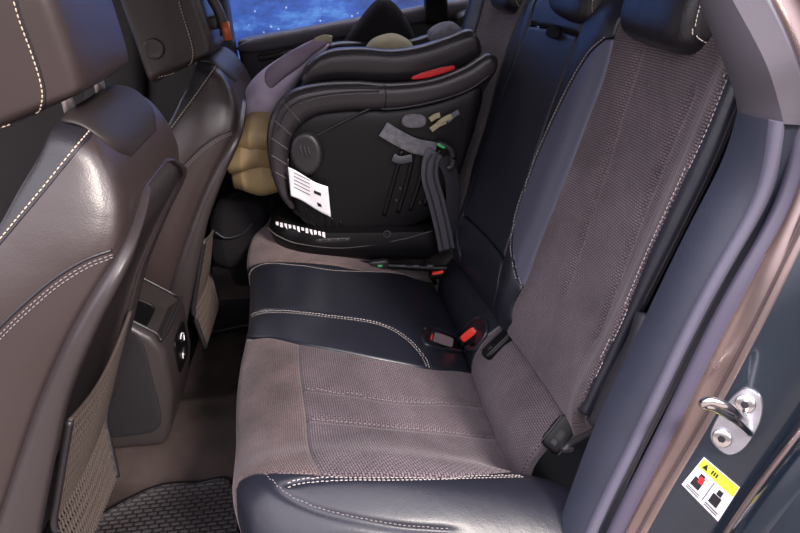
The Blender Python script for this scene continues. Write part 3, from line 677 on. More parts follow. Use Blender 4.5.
# anchor covers with their dark wells
lt1 = bvh(l1, l2)
def cover(pa, pb, wd):
    A, na = raycast(lt1, *pa); B, nb = raycast(lt1, *pb); ax = B-A; L_ = np.linalg.norm(ax)*1.12; nn = na+nb
    if nn@(CAM-A) < 0: nn = -nn
    nn /= np.linalg.norm(nn); R3 = frame_rot(ax, np.cross(nn, ax)); up = R3[:, 2]; c = (A+B)/2+up*.007
    k = rbox('anchor_cover', c, (L_/2, wd, .009), 'plastic_blk', back, ex=4, rot=R3)
    rbox('cover_hole', c+up*.0088-R3[:, 0]*L_*.24, (.006, .006, .0015), 'ink', k, ex=4, rot=R3)
    for s in (-1, 1): rbox('cover_rim', c+up*.008+R3[:, 1]*s*wd*.82, (L_/2*.9, .0018, .0030), 'plastic', k, ex=3, rot=R3)
    return k
cover((488, 358), (514, 333), .019)
cover((550, 447), (572, 420), .021)
# headrests
def headrest(name, c, half, tilt, inset=True):
    R3 = roty(tilt); h = rbox(name, c, half, 'leather_blk', back, ex=5, rot=R3)
    for s in (-1, 1):
        pa = rbox('side_panel', np.array(c)+R3 @ np.array([-.008, s*(half[1]*.86), .004]), (half[0]*.66, half[1]*.17, half[2]*.84), 'leather_dk', h, ex=3.6, rot=R3)
        if s == -1 and inset:
            th = np.linspace(0, 2*np.pi, 100); f = lambda x: np.sign(x)*abs(x)**.55
            P = np.array([np.array(c)+R3 @ np.array([-.008+f(math.cos(a))*half[0]*.72, -half[1]*1.05, .004+f(math.sin(a))*half[2]*.90]) for a in th])
            stitches('stitching', bvh(h, pa), P, h)
    return h
HN = headrest('headrest', (.262, -.338, .985), (.074, .124, .105), .30)
HC = headrest('headrest', (.228, .012, .972), (.062, .125, .085), .30)
HF = headrest('headrest', (.183, .385, .965), (.066, .120, .085), .30)

# buckles in the leather wells
def buckle(name, label, pc, Y, ax, up, half, red=True):
    c = at(*pc, Y=Y); R3 = frame_rot(ax, np.cross(up, ax)); t = thing(name, label, 'seat belt buckle', c, 'seat belt buckles on the rear bench')
    rbox('buckle_body', c, half, 'plastic_blk', t, ex=5, rot=R3)
    if red: rbox('release_button', c+R3[:, 0]*half[0]*.35+R3[:, 2]*half[2]*.72, (half[0]*.72, half[1]*.72, half[2]*.5), 'red', t, ex=5, rot=R3)
    return t, R3, c
tw2 = bvh(p3, l2)
for Qp, dp_ in PITS:
    P = trace(tw2, list(Qp)+[Qp[0]], 60); P[:, 2] += .002; P[:3] = P[3]; P[-3:] = P[-4]
    tube('buckle_well_rim', P, .0045, 'leather', bench, n=90, seg=8)
h, nn = raycast(tw2, 471, 335); h = h-(h-CAM)/np.linalg.norm(h-CAM)*.012
def buckle3(lab, c, A, B, half, up):
    ax = A-B; R3 = frame_rot(ax, np.cross(up, ax)); t = thing('seat_belt_buckle', lab, 'seat belt buckle', c, 'seat belt buckles on the rear bench'); return t, R3
Yc = float(h[1])
A_, B_ = at(480, 324, Y=Yc-.012), at(462, 338, Y=Yc+.004)
t, R3 = buckle3('upright belt buckle with large red button in the leather well near the seat middle', h, A_, B_, None, (CAM-h)/np.linalg.norm(CAM-h))
rbox('buckle_body', h+R3[:, 1]*-.006, (.026, .016, .011), 'plastic_blk', t, ex=5, rot=R3)
rbox('release_button', h+R3[:, 1]*.004+R3[:, 2]*.007, (.022, .009, .006), 'red', t, ex=5, rot=R3)
tube('stalk', [h-R3[:, 0]*.02, h-R3[:, 0]*.035-np.array([0, 0, .02])], .006, 'plastic_blk', t, n=8, curve=False)
h, nn = raycast(tw2, 442, 341); Yc = float(h[1]); h = h-(h-CAM)/np.linalg.norm(h-CAM)*.012
A_, B_ = at(456, 345, Y=Yc), at(430, 336, Y=Yc)
t, R3 = buckle3('flat grey-brown belt buckle with thin red edge, lying beside the upright one', h, A_, B_, None, np.array([-.1, -.5, .85]))
rbox('buckle_body', h, (.028, .015, .008), 'plastic_blk', t, ex=6, rot=R3)
rbox('top_plate', h+R3[:, 2]*.0065, (.024, .0125, .003), 'plate', t, ex=6, rot=R3)
rbox('release_button', h-R3[:, 0]*.028, (.0022, .014, .007), 'red', t, ex=4, rot=R3)
t, R3, c = buckle('seat_belt_buckle', 'belt buckle with red button beside the child seat base', (437, 273), .17, (.75, -.45, .35), (-.3, -.5, .8), (.022, .015, .010))
rbox('slot', c+R3[:, 2]*.0125+R3[:, 1]*.004, (.013, .003, .001), 'plastic_blk', t, ex=4, rot=R3)
tube('stalk', [c-R3[:, 0]*.015, c-R3[:, 0]*.03+np.array([.02, .01, -.03])], .006, 'plastic_blk', t, n=8, curve=False)
# near outer belt tongue by the pillar
bt = thing('seat_belt', 'black belt and catch in the gap between near seat and pillar trim', 'seat belt', at(585, 450, Y=-.56))
tube('webbing', [at(650, 315, Y=-.60), at(640, 345, Y=-.61), at(618, 385, Y=-.60), at(598, 425, Y=-.59), at(583, 460, Y=-.585), at(577, 500, Y=-.60), at(585, 540, Y=-.62)], (.020, .0018), 'web_dk', bt, flat=(.3, 1, .2))
tube('catch', [at(565, 449, Y=-.57), at(572, 443, Y=-.57), at(590, 433, Y=-.59), at(604, 424, Y=-.61)], .0055, 'plastic', bt)
rbox('tongue_head', at(567, 448, Y=-.568), (.010, .008, .006), 'plastic', bt, ex=3)

# ================================================================== front seats (near one built, far one copied)
def front_seat():
    yc = -.385
    t = thing('front_seat', 'nearest front seat at left edge, brown-black leather with pale stitching and net back pocket', 'car seat', (-.90, yc, .16), 'front seats seen from behind')
    # stations along the back, top to bottom: rear edge (x,z), front bolster crest (x,z), front centre inset, half width
    st = [(-.618, .888, -.634, .892, .09), (-.602, .880, -.640, .890, .125), (-.586, .858, -.644, .880, .150), (-.572, .822, -.656, .856, .166), (-.567, .778, -.680, .822, .186), (-.583, .730, -.716, .774, .207), (-.640, .655, -.784, .704, .227),
          (-.700, .567, -.850, .615, .231), (-.737, .505, -.900, .550, .233), (-.797, .400, -.960, .440, .232), (-.862, .285, -1.03, .32, .225)]
    loops = []
    for rx, rz, fx, fz, hw in st:
        R_ = np.array([rx, rz]); F_ = np.array([fx, fz]); d = F_-R_
        L = []
        for s in (-1, 1):
            q = [(R_+d*.0, .55), (R_+d*.02, .90), (R_+d*.18, 1.0), (R_+d*.55, 1.03), (R_+d*.93, .985), (F_+d*.06, .90), (F_-d*.04, .72), (F_-d*.26, .5)]
            L.append([(p[0], yc+s*hw*k, p[1]) for p, k in q])
        ctr_f = F_-d*.32; loops.append([(R_[0], yc, R_[1])]+L[0]+[(ctr_f[0], yc, ctr_f[1])]+L[1][::-1])
    L1 = [(104, 119), (75, 153), (50, 184), (25, 214), (0, 244), (-40, 292)]
    tmp = loft('backrest_leather', loops, 'leather_br', t, n=110, seg=300); Vt = WORLD[tmp.name][0]; ij = []
    for p in trace(bvh(tmp), L1, 60):
        q = int(np.argmin(np.linalg.norm(Vt-p, axis=1))); ij.append((q//300, q % 300))
    bpy.data.objects.remove(tmp); ij = np.array(ij, float); ri = np.arange(110)
    js = np.interp(ri, ij[:, 0], ij[:, 1]); js = np.convolve(np.pad(js, 6, 'edge'), np.ones(13)/13, 'valid')
    le, fp = loft('backrest_leather', loops, 'leather_br', t, n=110, seg=300, split=(84, 216, 'front_panel', 'leather_dk'), t0=lambda i: float(js[i]))
    fp['label'] = 'darker front face of the backrest'
    lt = bvh(le, fp)
    Pl = trace(lt, L1, 160); stitches('stitching', lt, Pl, t, off=-.004, pitch=.0068, ln=.0048, r=.0010, m='stitch_tan'); tube('crest_piping', Pl[::6], .0014, 'leather_dk', t, n=80, seg=6)
    cs = [(112, 250), (85, 260), (55, 278), (25, 303), (0, 327), (-30, 360)]
    Pc = trace(lt, cs, 120)
    tube('seam_piping', Pc[::6], .0022, 'leather_dk', t, n=60, seg=6)
    for off in (.006, .010): stitches('stitching', lt, Pc, t, off=off, m='stitch_dk')
    # dark front leather
    fr = []
    # shell: rear plastic panel wrapping the edges
    sh = []
    arch = {4: .52, 5: .95}
    for k_, (rx, rz, fx, fz, hw) in enumerate(st):
        if k_ < 4: continue
        R_ = np.array([rx, rz]); d = np.array([fx, fz])-R_; d /= np.linalg.norm(d); o_ = -d; q_ = arch.get(k_, 1.)
        th = float(np.interp(rz, [.28, .40, .56, .70, .80], [.060, .045, .026, .018, .008]))
        half = [(R_+d*.004, .985), (R_+o_*th*.45, 1.01), (R_+o_*th*.9, .985), (R_+o_*th, .93), (R_+o_*th*.80, .86), (R_+o_*th*.25, .70)]
        half2 = [(R_+d*.050, .5), (R_+d*.03, .80)]
        L = [[(p[0], yc+s*hw*kk*q_, p[1]) for p, kk in half] for s in (-1, 1)]
        B = [[(p[0], yc+s*hw*kk*q_, p[1]) for p, kk in half2] for s in (-1, 1)]
        sh.append(L[0]+L[1][::-1]+B[1][::-1]+B[0])
    top = np.array(sh[0]); c = top.mean(0); sh = [((top-c)*[.5, .6, .5]+c+[-.002, 0, .010]).tolist()]+sh
    hs = loft('back_shell', sh, 'plastic_br', t, n=90, seg=130)
    # net pocket
    def netsurf(u, v):
        z = .475-.30*v; z = z-.03*math.sin(math.pi*u)*(1-v)
        i = np.interp(z, [s[1] for s in st[::-1]], [s[0] for s in st[::-1]]); th = float(np.interp(z, [.28, .40, .56], [.060, .045, .026]))
        return np.array([i+th*.80+.006+.010*np.sin(np.pi*u)*math.sin(math.pi*min(1, .25+v*.8))+.022*v, yc-.160+.335*u*(1-.30*v), z])
    V, F = [], []
    def cord(P, r, seg=4):
        P = np.array(P); T = np.gradient(P, axis=0); T /= np.linalg.norm(T, axis=1)[:, None]; n0 = len(V)
        for p, tt in zip(P, T):
            a = np.cross(tt, (1, .1, .2)); a /= np.linalg.norm(a); b = np.cross(a, tt)
            for q in range(seg): V.append(p+r*(math.cos(q*6.283/seg)*a+math.sin(q*6.283/seg)*b))
        for i in range(len(P)-1):
            for q in range(seg): F.append((n0+i*seg+q, n0+i*seg+(q+1) % seg, n0+(i+1)*seg+(q+1) % seg, n0+(i+1)*seg+q))
    for k in range(30): cord([netsurf((k+.5)/30+.006*math.sin(j*1.6), j/60) for j in range(61)], .0024)
    for k in range(28): cord([netsurf(j/40, (k+.5)/28) for j in range(41)], .0017)
    net = mk('net_pocket', V, F, 'netcord', t)
    bk = [[netsurf(i/16, j/16)-np.array([.006, 0, 0]) for j in range(17)] for i in range(17)]
    tube('net_top_band', [netsurf(i/12, 0) for i in range(13)], .0035, 'netcord', t)
    tube('net_edge_band', [netsurf(0, j/12) for j in range(13)], .006, 'plastic', t)
    tube('net_edge_band', [netsurf(1, j/12) for j in range(13)], .006, 'plastic', t)
    # plastic cap with the headrest guides
    cap = []
    for (x, z, hw, dp_) in [(-.650, .890, .080, .010), (-.634, .899, .105, .012), (-.610, .893, .112, .012), (-.588, .873, .110, .012), (-.577, .852, .098, .012), (-.572, .832, .070, .010)]:
        nrm_ = np.array([.55, .83]) if x > -.6 else np.array([.1, 1.]); ix, iz = nrm_*dp_
        cap.append([(x-ix, yc-hw, z-iz), (x, yc-hw*.94, z), (x, yc, z+.001), (x, yc+hw*.94, z), (x-ix, yc+hw, z-iz), (x-ix*1.6, yc, z-iz*1.6)])
    loft('shoulder_cap', cap, 'cap', t, n=40, seg=60)
    # headrest
    hs_ = []
    for z, dx, f in [(.912, .0, .86), (.920, .0, .96), (.938, .0, 1), (.99, -.003, 1.01), (1.06, -.010, 1.01), (1.13, -.02, .97), (1.16, -.025, .80)]:
        cx = -.686+dx; q = []
        for x, y in [(.089, 0), (.088, -.085), (.080, -.116), (.050, -.121), (-.02, -.124), (-.066, -.116), (-.087, -.08), (-.090, 0), (-.087, .08), (-.066, .116), (-.02, .124), (.050, .121), (.080, .116), (.088, .085)]:
            q.append((cx+x*f, yc+y*f, z-.015+.026*(x/.09)*max(0, (1.0-z)/.09)))
        hs_.append(q)
    hr = loft('headrest', hs_, 'leather_br', t, n=60, seg=110); ht = bvh(hr)
    # sewn line round the front pad
    P = [(-20, 133), (5, 127), (25, 120), (40, 112), (45, 98), (42, 78), (33, 50), (22, 20), (14, -8)]
    Pt = trace(ht, P, 120)
    if len(Pt) > 3: stitches('stitching', ht, Pt, hr, off=.003, pitch=.0068, ln=.0048, r=.0010, m='stitch_tan'); tube('seam_piping', Pt[::6], .0014, 'leather_dk', hr, n=60, seg=6)
    bn = np.array([-.728, yc-.121, .952])
    bb = disc('release_button', bn, (-.1, -1, 0), .023, .009, 'leather_br', hr, dome=-.002)
    disc('button_ring', bn+np.array([0, -.005, 0]), (-.1, -1, 0), .016, .002, 'leather_dk', bb)
    for s in (-1, 1):
        tube('headrest_post', [(-.640, yc+s*.068, .96), (-.640, yc+s*.068, .888)], .0078, 'satin', t, n=5, curve=False, seg=16, flat=(1, 0, 0))
        disc('post_guide', (-.640, yc+s*.068, .885), (0, 0, 1), .014, .012, 'plastic', t)
    # cushion
    rbox('seat_cushion', (-1.13, yc, .24), (.26, .235, .085), 'leather_dk', t, ex=4, rot=roty(.08))
    rbox('seat_rails', (-1.10, yc, .08), (.22, .19, .065), 'plastic_blk', t, ex=5)
    return t
M['netcord'] = mat('net_cord', srgb(72, 62, 57), .8)
FS = front_seat()
FS2 = FS.copy(); COL.objects.link(FS2); FS2.location = (-.828, .395, .105); FS2.rotation_euler = (0, math.radians(-3), 0)
FS2['label'] = 'far front seat beyond the console, dark leather with round button on its headrest side'
for ch in list(FS.children):
    c = ch.copy(); COL.objects.link(c); c.parent = FS2
    if ch.name.startswith('headrest') and 'post' not in ch.name: c.location.z -= .018
    for g2 in ch.children:
        d = g2.copy(); COL.objects.link(d); d.parent = c
        for g3 in g2.children: e_ = g3.copy(); COL.objects.link(e_); e_.parent = d
# arm hooked on the far headrest
ha = thing('hanger_arm', 'dark curved arm with an orange-lit end hanging behind the far front headrest', 'coat hanger', at(220, 10, Y=.33))
tube('arm', [at(203, -25, Y=.33), at(210, -5, Y=.33), at(219, 12, Y=.33), at(224, 28, Y=.33), at(225, 36, Y=.33)], [(.010, .012)]*6, 'plastic_br', ha)
tube('lit_end', [at(225, 22, Y=.325), at(228, 40, Y=.325)], .010, 'orange', ha, n=8, curve=False, seg=16)  # end of the arm, coloured for the orange light on it
rbox('clamp', at(214, 22, Y=.34), (.012, .02, .016), 'plastic', ha, ex=4)

# ================================================================== centre console
co = thing('centre_console', 'grey-brown plastic rear end of the centre console with open tray and charging sockets', 'console', (-.80, 0, .09))
prof = [(-1.30, .10), (-1.30, .44), (-.90, .455), (-.80, .425), (-.728, .362), (-.708, .325), (-.712, .22), (-.735, .13), (-.755, .085)]
def lofty(name, prof, ys, m, parent, bev=.012):
    return prism(name, prof, ys[0], ys[1], m, parent, bev)
body = prism('console_body', prof, -.112, .112, 'plastic_br', co, bev=.014)
# tray recess cut
ct = prism('cut', [(-.825, .39), (-.80, .47), (-.69, .40), (-.705, .352), (-.74, .33), (-.80, .34)], -.088, .088, 'plastic_blk', None, bev=0)
md = body.modifiers.new('cut', 'BOOLEAN'); md.object = ct; md.operation = 'DIFFERENCE'; md.solver = 'EXACT'
dg = bpy.context.evaluated_depsgraph_get(); nm = bpy.data.meshes.new_from_object(body.evaluated_get(dg)); body.modifiers.clear(); body.data = nm
sharp(body, 35); bpy.data.objects.remove(ct)
tube('tray_rim', [(-.818, -.09, .436), (-.728, -.09, .364), (-.712, -.086, .345), (-.71, .086, .345), (-.728, .09, .364), (-.818, .09, .436)], .0035, 'plastic', co, n=80)
rbox('tray_divider', (-.775, -.02, .375), (.030, .004, .035), 'plastic_blk', co, ex=5, rot=roty(.6))
rbox('side_panel', (-.86, -.113, .26), (.115, .003, .135), 'plastic', co, ex=6)
so = rbox('socket_panel', (-.7085, .01, .265), (.003, .055, .045), 'plastic_blk', co, ex=5, rot=roty(.06))
for dz in (.018, -.018):
    k = disc('socket', (-.7065, .012, .268+dz), (1, 0, 0), .011, .003, 'plastic', so); 
tube('socket_mark', [(-.7035, .0, .29), (-.7030, .015, .296), (-.7030, .03, .286), (-.7032, .025, .272)], .0014, 'white', so, n=20, seg=6)
tube('socket_mark', [(-.7045, -.01, .245), (-.7045, -.003, .255), (-.7045, .004, .245)], .0012, 'white', so, n=14, seg=6)

# mats
def mat_(name, label, pix, z, m='mat'):
    t = thing(name, label, 'floor mat', (0, 0, z))
    P = crv([at(*p, Z=z) for p in pix], 80, True); P[:, 2] = z; c = P.mean(0)
    R_ = [P, P+[0, 0, .008], (P-c)*.98+c+[0, 0, .012], (P-c)*.97+c+[0, 0, .008], (P-c)*.5+c+[0, 0, .008]]
    t.location = c; V, F = rings(R_); mk('mat_pad', V, F, m, t)
    tube('mat_border', np.vstack([P, P[:1]])+[0, 0, .009], .004, 'plastic_blk', t, n=160, seg=6)
    return t
mat_('floor_mat', 'woven black rubber mat on the near floor at the bottom edge', [(60, 540), (95, 522), (135, 500), (165, 488), (200, 486), (232, 486), (240, 560), (230, 640), (60, 640)], .004)
m2 = mat_('floor_mat', 'dark floor mat with small red and white embroidered mark, on the far side floor', [(180, 338), (200, 336), (235, 330), (262, 318), (262, 272), (215, 262), (175, 275)], .05, 'blackcloth')
tm = [at(190, 306, Z=.062), at(200, 305, Z=.062), at(215, 303, Z=.062)]
tube('mat_logo', tm[:2], .002, 'white', m2, n=6, curve=False, seg=6); tube('mat_logo', tm[1:], .0025, 'redtag', m2, n=6, curve=False, seg=6)

# ================================================================== child seat
cs = thing('child_car_seat', 'large black child seat with quilted rim, standing on the far side of the bench', 'child seat', (-.28, .38, .41))
pr = lambda L, Y: [at(*p, Y=Y) for p in L]
# base
def brect(x0, x1, y0, y1, z, r, dzr=0, n=20):
    P = []
    for cx, cy, a0, rr in [(x1, y1, 0, .03), (x0, y1, 90, r), (x0, y0, 180, r), (x1, y0, 270, .03)]:
        for a in np.linspace(a0, a0+90, n):
            sx = 1 if a0 in (0, 270) else -1; sy = 1 if a0 in (0, 90) else -1
            P.append((cx-sx*rr+rr*math.cos(math.radians(a)), cy-sy*rr+rr*math.sin(math.radians(a)), z))
    P = np.array(P); P[:, 2] += dzr*(P[:, 0]-x0); return P
b0 = [brect(-.47, -.10, .17, .58, .385, .12, -.10), brect(-.50, -.09, .155, .60, .405, .13, -.10), brect(-.505, -.09, .15, .60, .440, .13, -.10), brect(-.495, -.09, .155, .595, .462, .13, -.09), brect(-.475, -.10, .175, .58, .468, .12, -.09), brect(-.44, -.11, .21, .55, .455, .11, -.08), brect(-.40, -.12, .25, .50, .45, .08, -.08)]
V, F = rings(b0); base = mk('base', V, F, 'plastic_blk', cs); sharp(base, 50); bt_ = bvh(base)
tube('base_rim_highlight', pr([(268, 228), (278, 236), (300, 244), (345, 248), (399, 240), (432, 231)], .152), .0016, 'plastic_br', base, n=60, seg=6)  # highlight along the base rim, modelled as a thin paler tube
# printed symbols
for k in range(12):
    x = 276+k*4.2; y = 222+k*.95
    decal('printed_symbol', bt_, [(x, y), (x+2.6, y+.4), (x+2.6+.5, y+3.6+(k % 3)), (x+.5, y+3.0+(k % 2))], 'white', base, lift=.0015, th=.0004, n=2)
# status lamps and logo ring on the rim
rbox('indicator_panel', at(333, 240, Y=.153), (.042, .004, .006), 'plastic', base, ex=4, rot=roty(.05))
for k in range(4): disc('indicator', at(320+k*9, 240-k*.2, Y=.149), (0, -1, .3), .0025, .001, 'pillar', base, seg=12)
tube('logo_ring', [at(387, 234, Y=.15)+.008*np.array([math.cos(a), 0, math.sin(a)]) for a in np.linspace(0, 6.28, 24)], .0008, 'pillar', base, n=40, seg=5)
# latch arm
arm = tube('latch_arm', pr([(345, 262), (380, 265), (430, 268), (448, 268)], .16), .008, 'plastic_blk', cs, n=20)
la = rbox('latch_block', at(379, 264, Y=.155), (.024, .010, .012), 'plastic', cs, ex=4); la['label'] = 'grey connector block with green mark'
rbox('green_mark', at(380, 266, Y=.144), (.006, .001, .003), 'green', la)
for k in range(3): rbox('latch_slot', at(402+k*14, 266, Y=.150), (.008, .002, .003), 'pillar', arm, ex=3)
# shell
T = [(284, 150), (292, 126), (312, 110), (345, 106), (380, 106), (410, 103), (440, 97), (465, 87), (490, 74)]
Bt = [(289, 188), (300, 216), (322, 234), (350, 238), (380, 233), (408, 226), (432, 214), (450, 192), (468, 152)]
shell = slab('seat_shell', pr(T, .20), pr(Bt, .20), [.04, .05, .05, .05, .04], 'plastic_blk', cs, n=90, seg=60, ex=4)
T2 = pr(T, .22); B2 = pr(Bt, .22); sb = np.array([0, .18, 0])
slab('seat_bowl', [p+sb for p in pr(Bt, .22)], [p*.75+q*.25+sb for p, q in zip(B2, T2)], [.34], 'plastic_blk', cs, n=60, seg=40, ex=5)
back_w = pr([(300, 85), (290, 110), (282, 140), (285, 175), (300, 205)], .38); bk2 = pr([(330, 90), (318, 115), (310, 145), (312, 175), (325, 195)], .38)
slab('bowl_end', back_w, bk2, [.34], 'leather_blk', cs, n=40, seg=30, ex=4)
sbt = bvh(shell)
# ribs low on the shell
for k in range(5):
    a = np.array([306+k*8.5, 208+k*3.2]); P = trace(sbt, [a, a+[4, 11], a+[10, 20]], 12)
    if len(P) > 3: tube('shell_rib', P, .0035, 'plastic_blk', shell, n=12, seg=6)
# belt channel bars on the rear part of the shell
for P in ([(402, 150), (394, 180), (384, 215)], [(414, 150), (407, 182), (398, 212)], [(428, 150), (420, 180), (410, 210)], [(440, 160), (432, 185), (424, 205)]):
    P = trace(sbt, P, 20)
    if len(P) > 3: tube('channel_rib', P, .006, 'plastic_blk', shell, n=20, seg=8)
for p in ((396, 200), (400, 188), (425, 190), (420, 202), (440, 195)):
    h, nn = raycast(sbt, *p)
    if h is not None: disc('rivet', h, (0, -1, 0), .004, .006, 'plastic', shell, seg=12)
# rim pads
O = [(289, 210), (278, 190), (269, 162), (267, 132), (274, 108), (290, 91), (318, 83), (355, 81), (390, 83), (430, 79), (463, 67), (484, 54), (495, 52)]
I_ = [(298, 208), (290, 190), (289, 165), (290, 145), (298, 128), (316, 115), (347, 110), (385, 109), (418, 106), (450, 98), (475, 88), (492, 76), (499, 64)]
rim = slab('rim_pad', pr(O, .185), pr(I_, .185), [.04, .06, .06, .055, .05], 'rim', cs, n=120, seg=40, ex=2.8)
rt = bvh(rim)
slab('rim_pad', [p+np.array([0, .36, 0]) for p in pr(O, .185)], [p+np.array([0, .36, 0]) for p in pr(I_, .185)], [.05], 'leather_blk', cs, n=90, seg=30, ex=2.8)
tube('rim_piping', trace(rt, [(297, 206), (289, 185), (288, 160), (292, 140), (303, 124), (325, 114), (360, 110), (400, 108), (440, 100), (470, 89), (490, 75)], 80)[::3], .003, 'plastic', rim, n=90, seg=6)
tube('rim_zip', trace(rt, [(273, 180), (271, 150), (273, 128), (281, 108), (296, 96), (320, 90), (350, 88), (385, 88)], 60)[::3], .0022, 'ink', rim, n=70, seg=6)
tube('rim_zip', trace(rt, [(278, 130), (285, 113), (299, 101), (322, 95), (350, 92), (385, 91)], 60)[::3], .0018, 'ink', rim, n=70, seg=6)
stitches('stitching', rt, trace(rt, [(300, 104), (322, 97), (350, 94), (384, 93)], 60), rim, m='stitch_dk')
tube('rim_seam', trace(rt, [(384, 84), (386, 95), (385, 107)], 12), .0018, 'ink', rim, n=14, seg=6)
for a, b in [((272, 118), (292, 136)), ((270, 137), (288, 150)), ((271, 155), (287, 165)), ((275, 172), (289, 180)), ((281, 100), (300, 122))]:
    P = trace(rt, [a, b], 12)
    if len(P) > 3: tube('quilt_seam', P, .0022, 'pillar', rim, n=12, seg=6)
for k in range(5):
    a = np.array([276+k*3.0, 106-k*3.2]); decal('embossed_letter', rt, [a, a+[2.2, -2.2], a+[4.2, 0], a+[2, 2.2]], 'pillar', rim, lift=.001, th=.0004, n=2)
slab('red_tag', pr([(411, 77), (425, 72), (440, 68), (455, 65)], .17), pr([(411, 80), (426, 78), (441, 74), (456, 69)], .17), [.004, .012, .012, .004], 'redtag', rim, n=24, seg=16, ex=4)
# upper pad (headrest wing)
O2 = [(301, 84), (303, 70), (313, 58), (332, 49), (362, 47), (392, 49), (420, 45), (448, 36), (468, 29), (478, 34)]
I2 = [(305, 88), (312, 84), (325, 81), (345, 80), (370, 82), (396, 82), (425, 78), (452, 70), (472, 62), (483, 54)]
up = slab('upper_pad', pr(O2, .26), pr(I2, .26), [.05, .06, .06, .05], 'rim', cs, n=110, seg=40, ex=2.8); ut = bvh(up)
stitches('stitching', ut, trace(ut, [(318, 62), (335, 58), (362, 56), (392, 59), (420, 56), (448, 48), (472, 40)], 100), up, m='stitch_dk')
tube('pad_zip', trace(ut, [(306, 74), (318, 59), (335, 54), (362, 53), (392, 55), (420, 52), (448, 43), (474, 35)], 90)[::4], .0018, 'ink', up, n=80, seg=6)
slab('upper_pad', [p+np.array([0, .2, -.01]) for p in pr(O2, .26)], [p+np.array([0, .2, -.01]) for p in pr(I2, .26)], [.05], 'leather_blk', cs, n=80, seg=30, ex=2.8)
slab('seat_liner', pr([(312, 64), (340, 54), (390, 52), (430, 48), (468, 38)], .36), pr([(330, 100), (350, 105), (400, 105), (440, 98), (470, 85)], .36), [.22], 'leather_blk', cs, n=50, seg=30, ex=4)
slab('grey_insert', pr([(428, 32), (440, 24), (452, 22), (459, 26)], .36), pr([(430, 44), (442, 40), (452, 38), (460, 34)], .36), [.12], 'greycloth', cs, n=30, seg=24)
# knob
kb = disc('recline_knob', at(309, 151, Y=.19), (-.15, -1, .1), .036, .04, 'plastic', cs, seg=48, ry=.050)
for k in range(3): tube('knob_mark', [at(300+k*4, 145+k, Y=.146), at(303+k*4, 156+k, Y=.146)], .0009, 'pillar', kb, n=4, curve=False, seg=5)
# label
LP = [at(288, 167, Y=.140), at(328, 187, Y=.150), at(331, 218, Y=.160), at(291, 196, Y=.145)]
def sheet(name, c4, m, parent, bend=.008, th=.0008, n=14):
    G = []
    for i in range(n+1):
        for j in range(n+1):
            s, t = i/n, j/n; p = (c4[0]*(1-s)+c4[1]*s)*(1-t)+(c4[3]*(1-s)+c4[2]*s)*t; p = p+np.array([0, -bend*math.sin(s*3)*math.sin(2+t*2), .002*math.sin(s*7)]); G.append(p)
    G = np.array(G); N = len(G); V = np.vstack([G, G+[0, th, 0]]); F = []; I = lambda i, j: i*(n+1)+j
    for i in range(n):
        for j in range(n): q = (I(i, j), I(i+1, j), I(i+1, j+1), I(i, j+1)); F += [q, tuple(N+x for x in q[::-1])]
    ed = [I(i, 0) for i in range(n+1)]+[I(n, j) for j in range(1, n+1)]+[I(i, n) for i in range(n-1, -1, -1)]+[I(0, j) for j in range(n-1, 0, -1)]
    for q in range(len(ed)): a_, b_ = ed[q], ed[(q+1) % len(ed)]; F.append((a_, b_, N+b_, N+a_))
    return mk(name, V, F, m, parent)
lb = sheet('paper_label', LP, 'white', cs); lbt = bvh(lb); lb['label'] = 'white paper label hanging at the shell'
decal('printed_mark', lbt, [(314, 190), (321, 193), (321, 196), (314, 193)], 'ink', lb, lift=.001, th=.0004, n=2)
decal('printed_mark', lbt, [(317, 202), (321, 204), (322, 207), (318, 206)], 'ink', lb, lift=.001, th=.0004, n=2)
for k in range(5): decal('printed_line', lbt, [(294, 172+k*3.6), (310, 180+k*3.6), (310, 180.7+k*3.6), (294, 172.7+k*3.6)], 'greycloth', lb, lift=.001, th=.0003, n=2)
# belt parts
def band(name, P, wdt, m, parent, side=(0, 0, 1), n=50, th=.0015):
    P = crv(P, n); T_ = np.gradient(P, axis=0); T_ /= np.linalg.norm(T_, axis=1)[:, None]; S = []
    for p, t_ in zip(P, T_):
        s = np.array(side, float); s -= t_*(s@t_); s /= np.linalg.norm(s); q = np.cross(s, t_)
        S.append([p+s*wdt/2*a+q*th*b for a, b in ((-1, -.6), (-.9, -1), (.9, -1), (1, -.6), (1, .6), (.9, 1), (-.9, 1), (-1, .6))])
    V, F = rings(S); return mk(name, V, F, m, parent)
gs_ = band('guide_strap', pr([(383, 129), (398, 138), (415, 146), (436, 150)], .165), .036, 'greycloth', cs, side=(.2, 0, 1))
band('guide_strap', pr([(393, 157), (400, 160), (412, 158)], .165), .018, 'web', cs, side=(.2, 0, 1))
rbox('crumpled_tag', at(414, 121, Y=.165), (.028, .006, .016), 'greycloth', cs, ex=2.5, rot=roty(.1))
for q, (a, b, mm) in enumerate([((431, 130), (446, 121), 'beige'), ((438, 124), (452, 116), 'beige'), ((447, 121), (459, 112), 'greycloth'), ((430, 120), (440, 115), 'beige')]):
    band('instruction_tag', pr([a, ((a[0]+b[0])/2, (a[1]+b[1])/2-1), b], .16), .012, mm, cs, side=(.3, .2, 1), n=10)
tb2 = thing('seat_belt', 'grey belt webbing looped down from the clip of the child seat to the bench', 'seat belt', at(440, 225, Y=.16))
WB = pr([(436, 152), (431, 160), (430, 178), (436, 200), (442, 225), (447, 250)], .155); band('webbing', WB, .040, 'web', tb2, side=(1, 0, .3))
for dx in (-.009, .009): band('webbing_stripe', [p+np.array([dx, -.0018, dx*.3]) for p in WB], .005, 'web_dk', tb2, side=(1, 0, .3))
band('webbing', pr([(443, 158), (450, 172), (453, 190), (452, 215), (450, 245)], .17), .036, 'web_dk', tb2, side=(1, .3, .3))
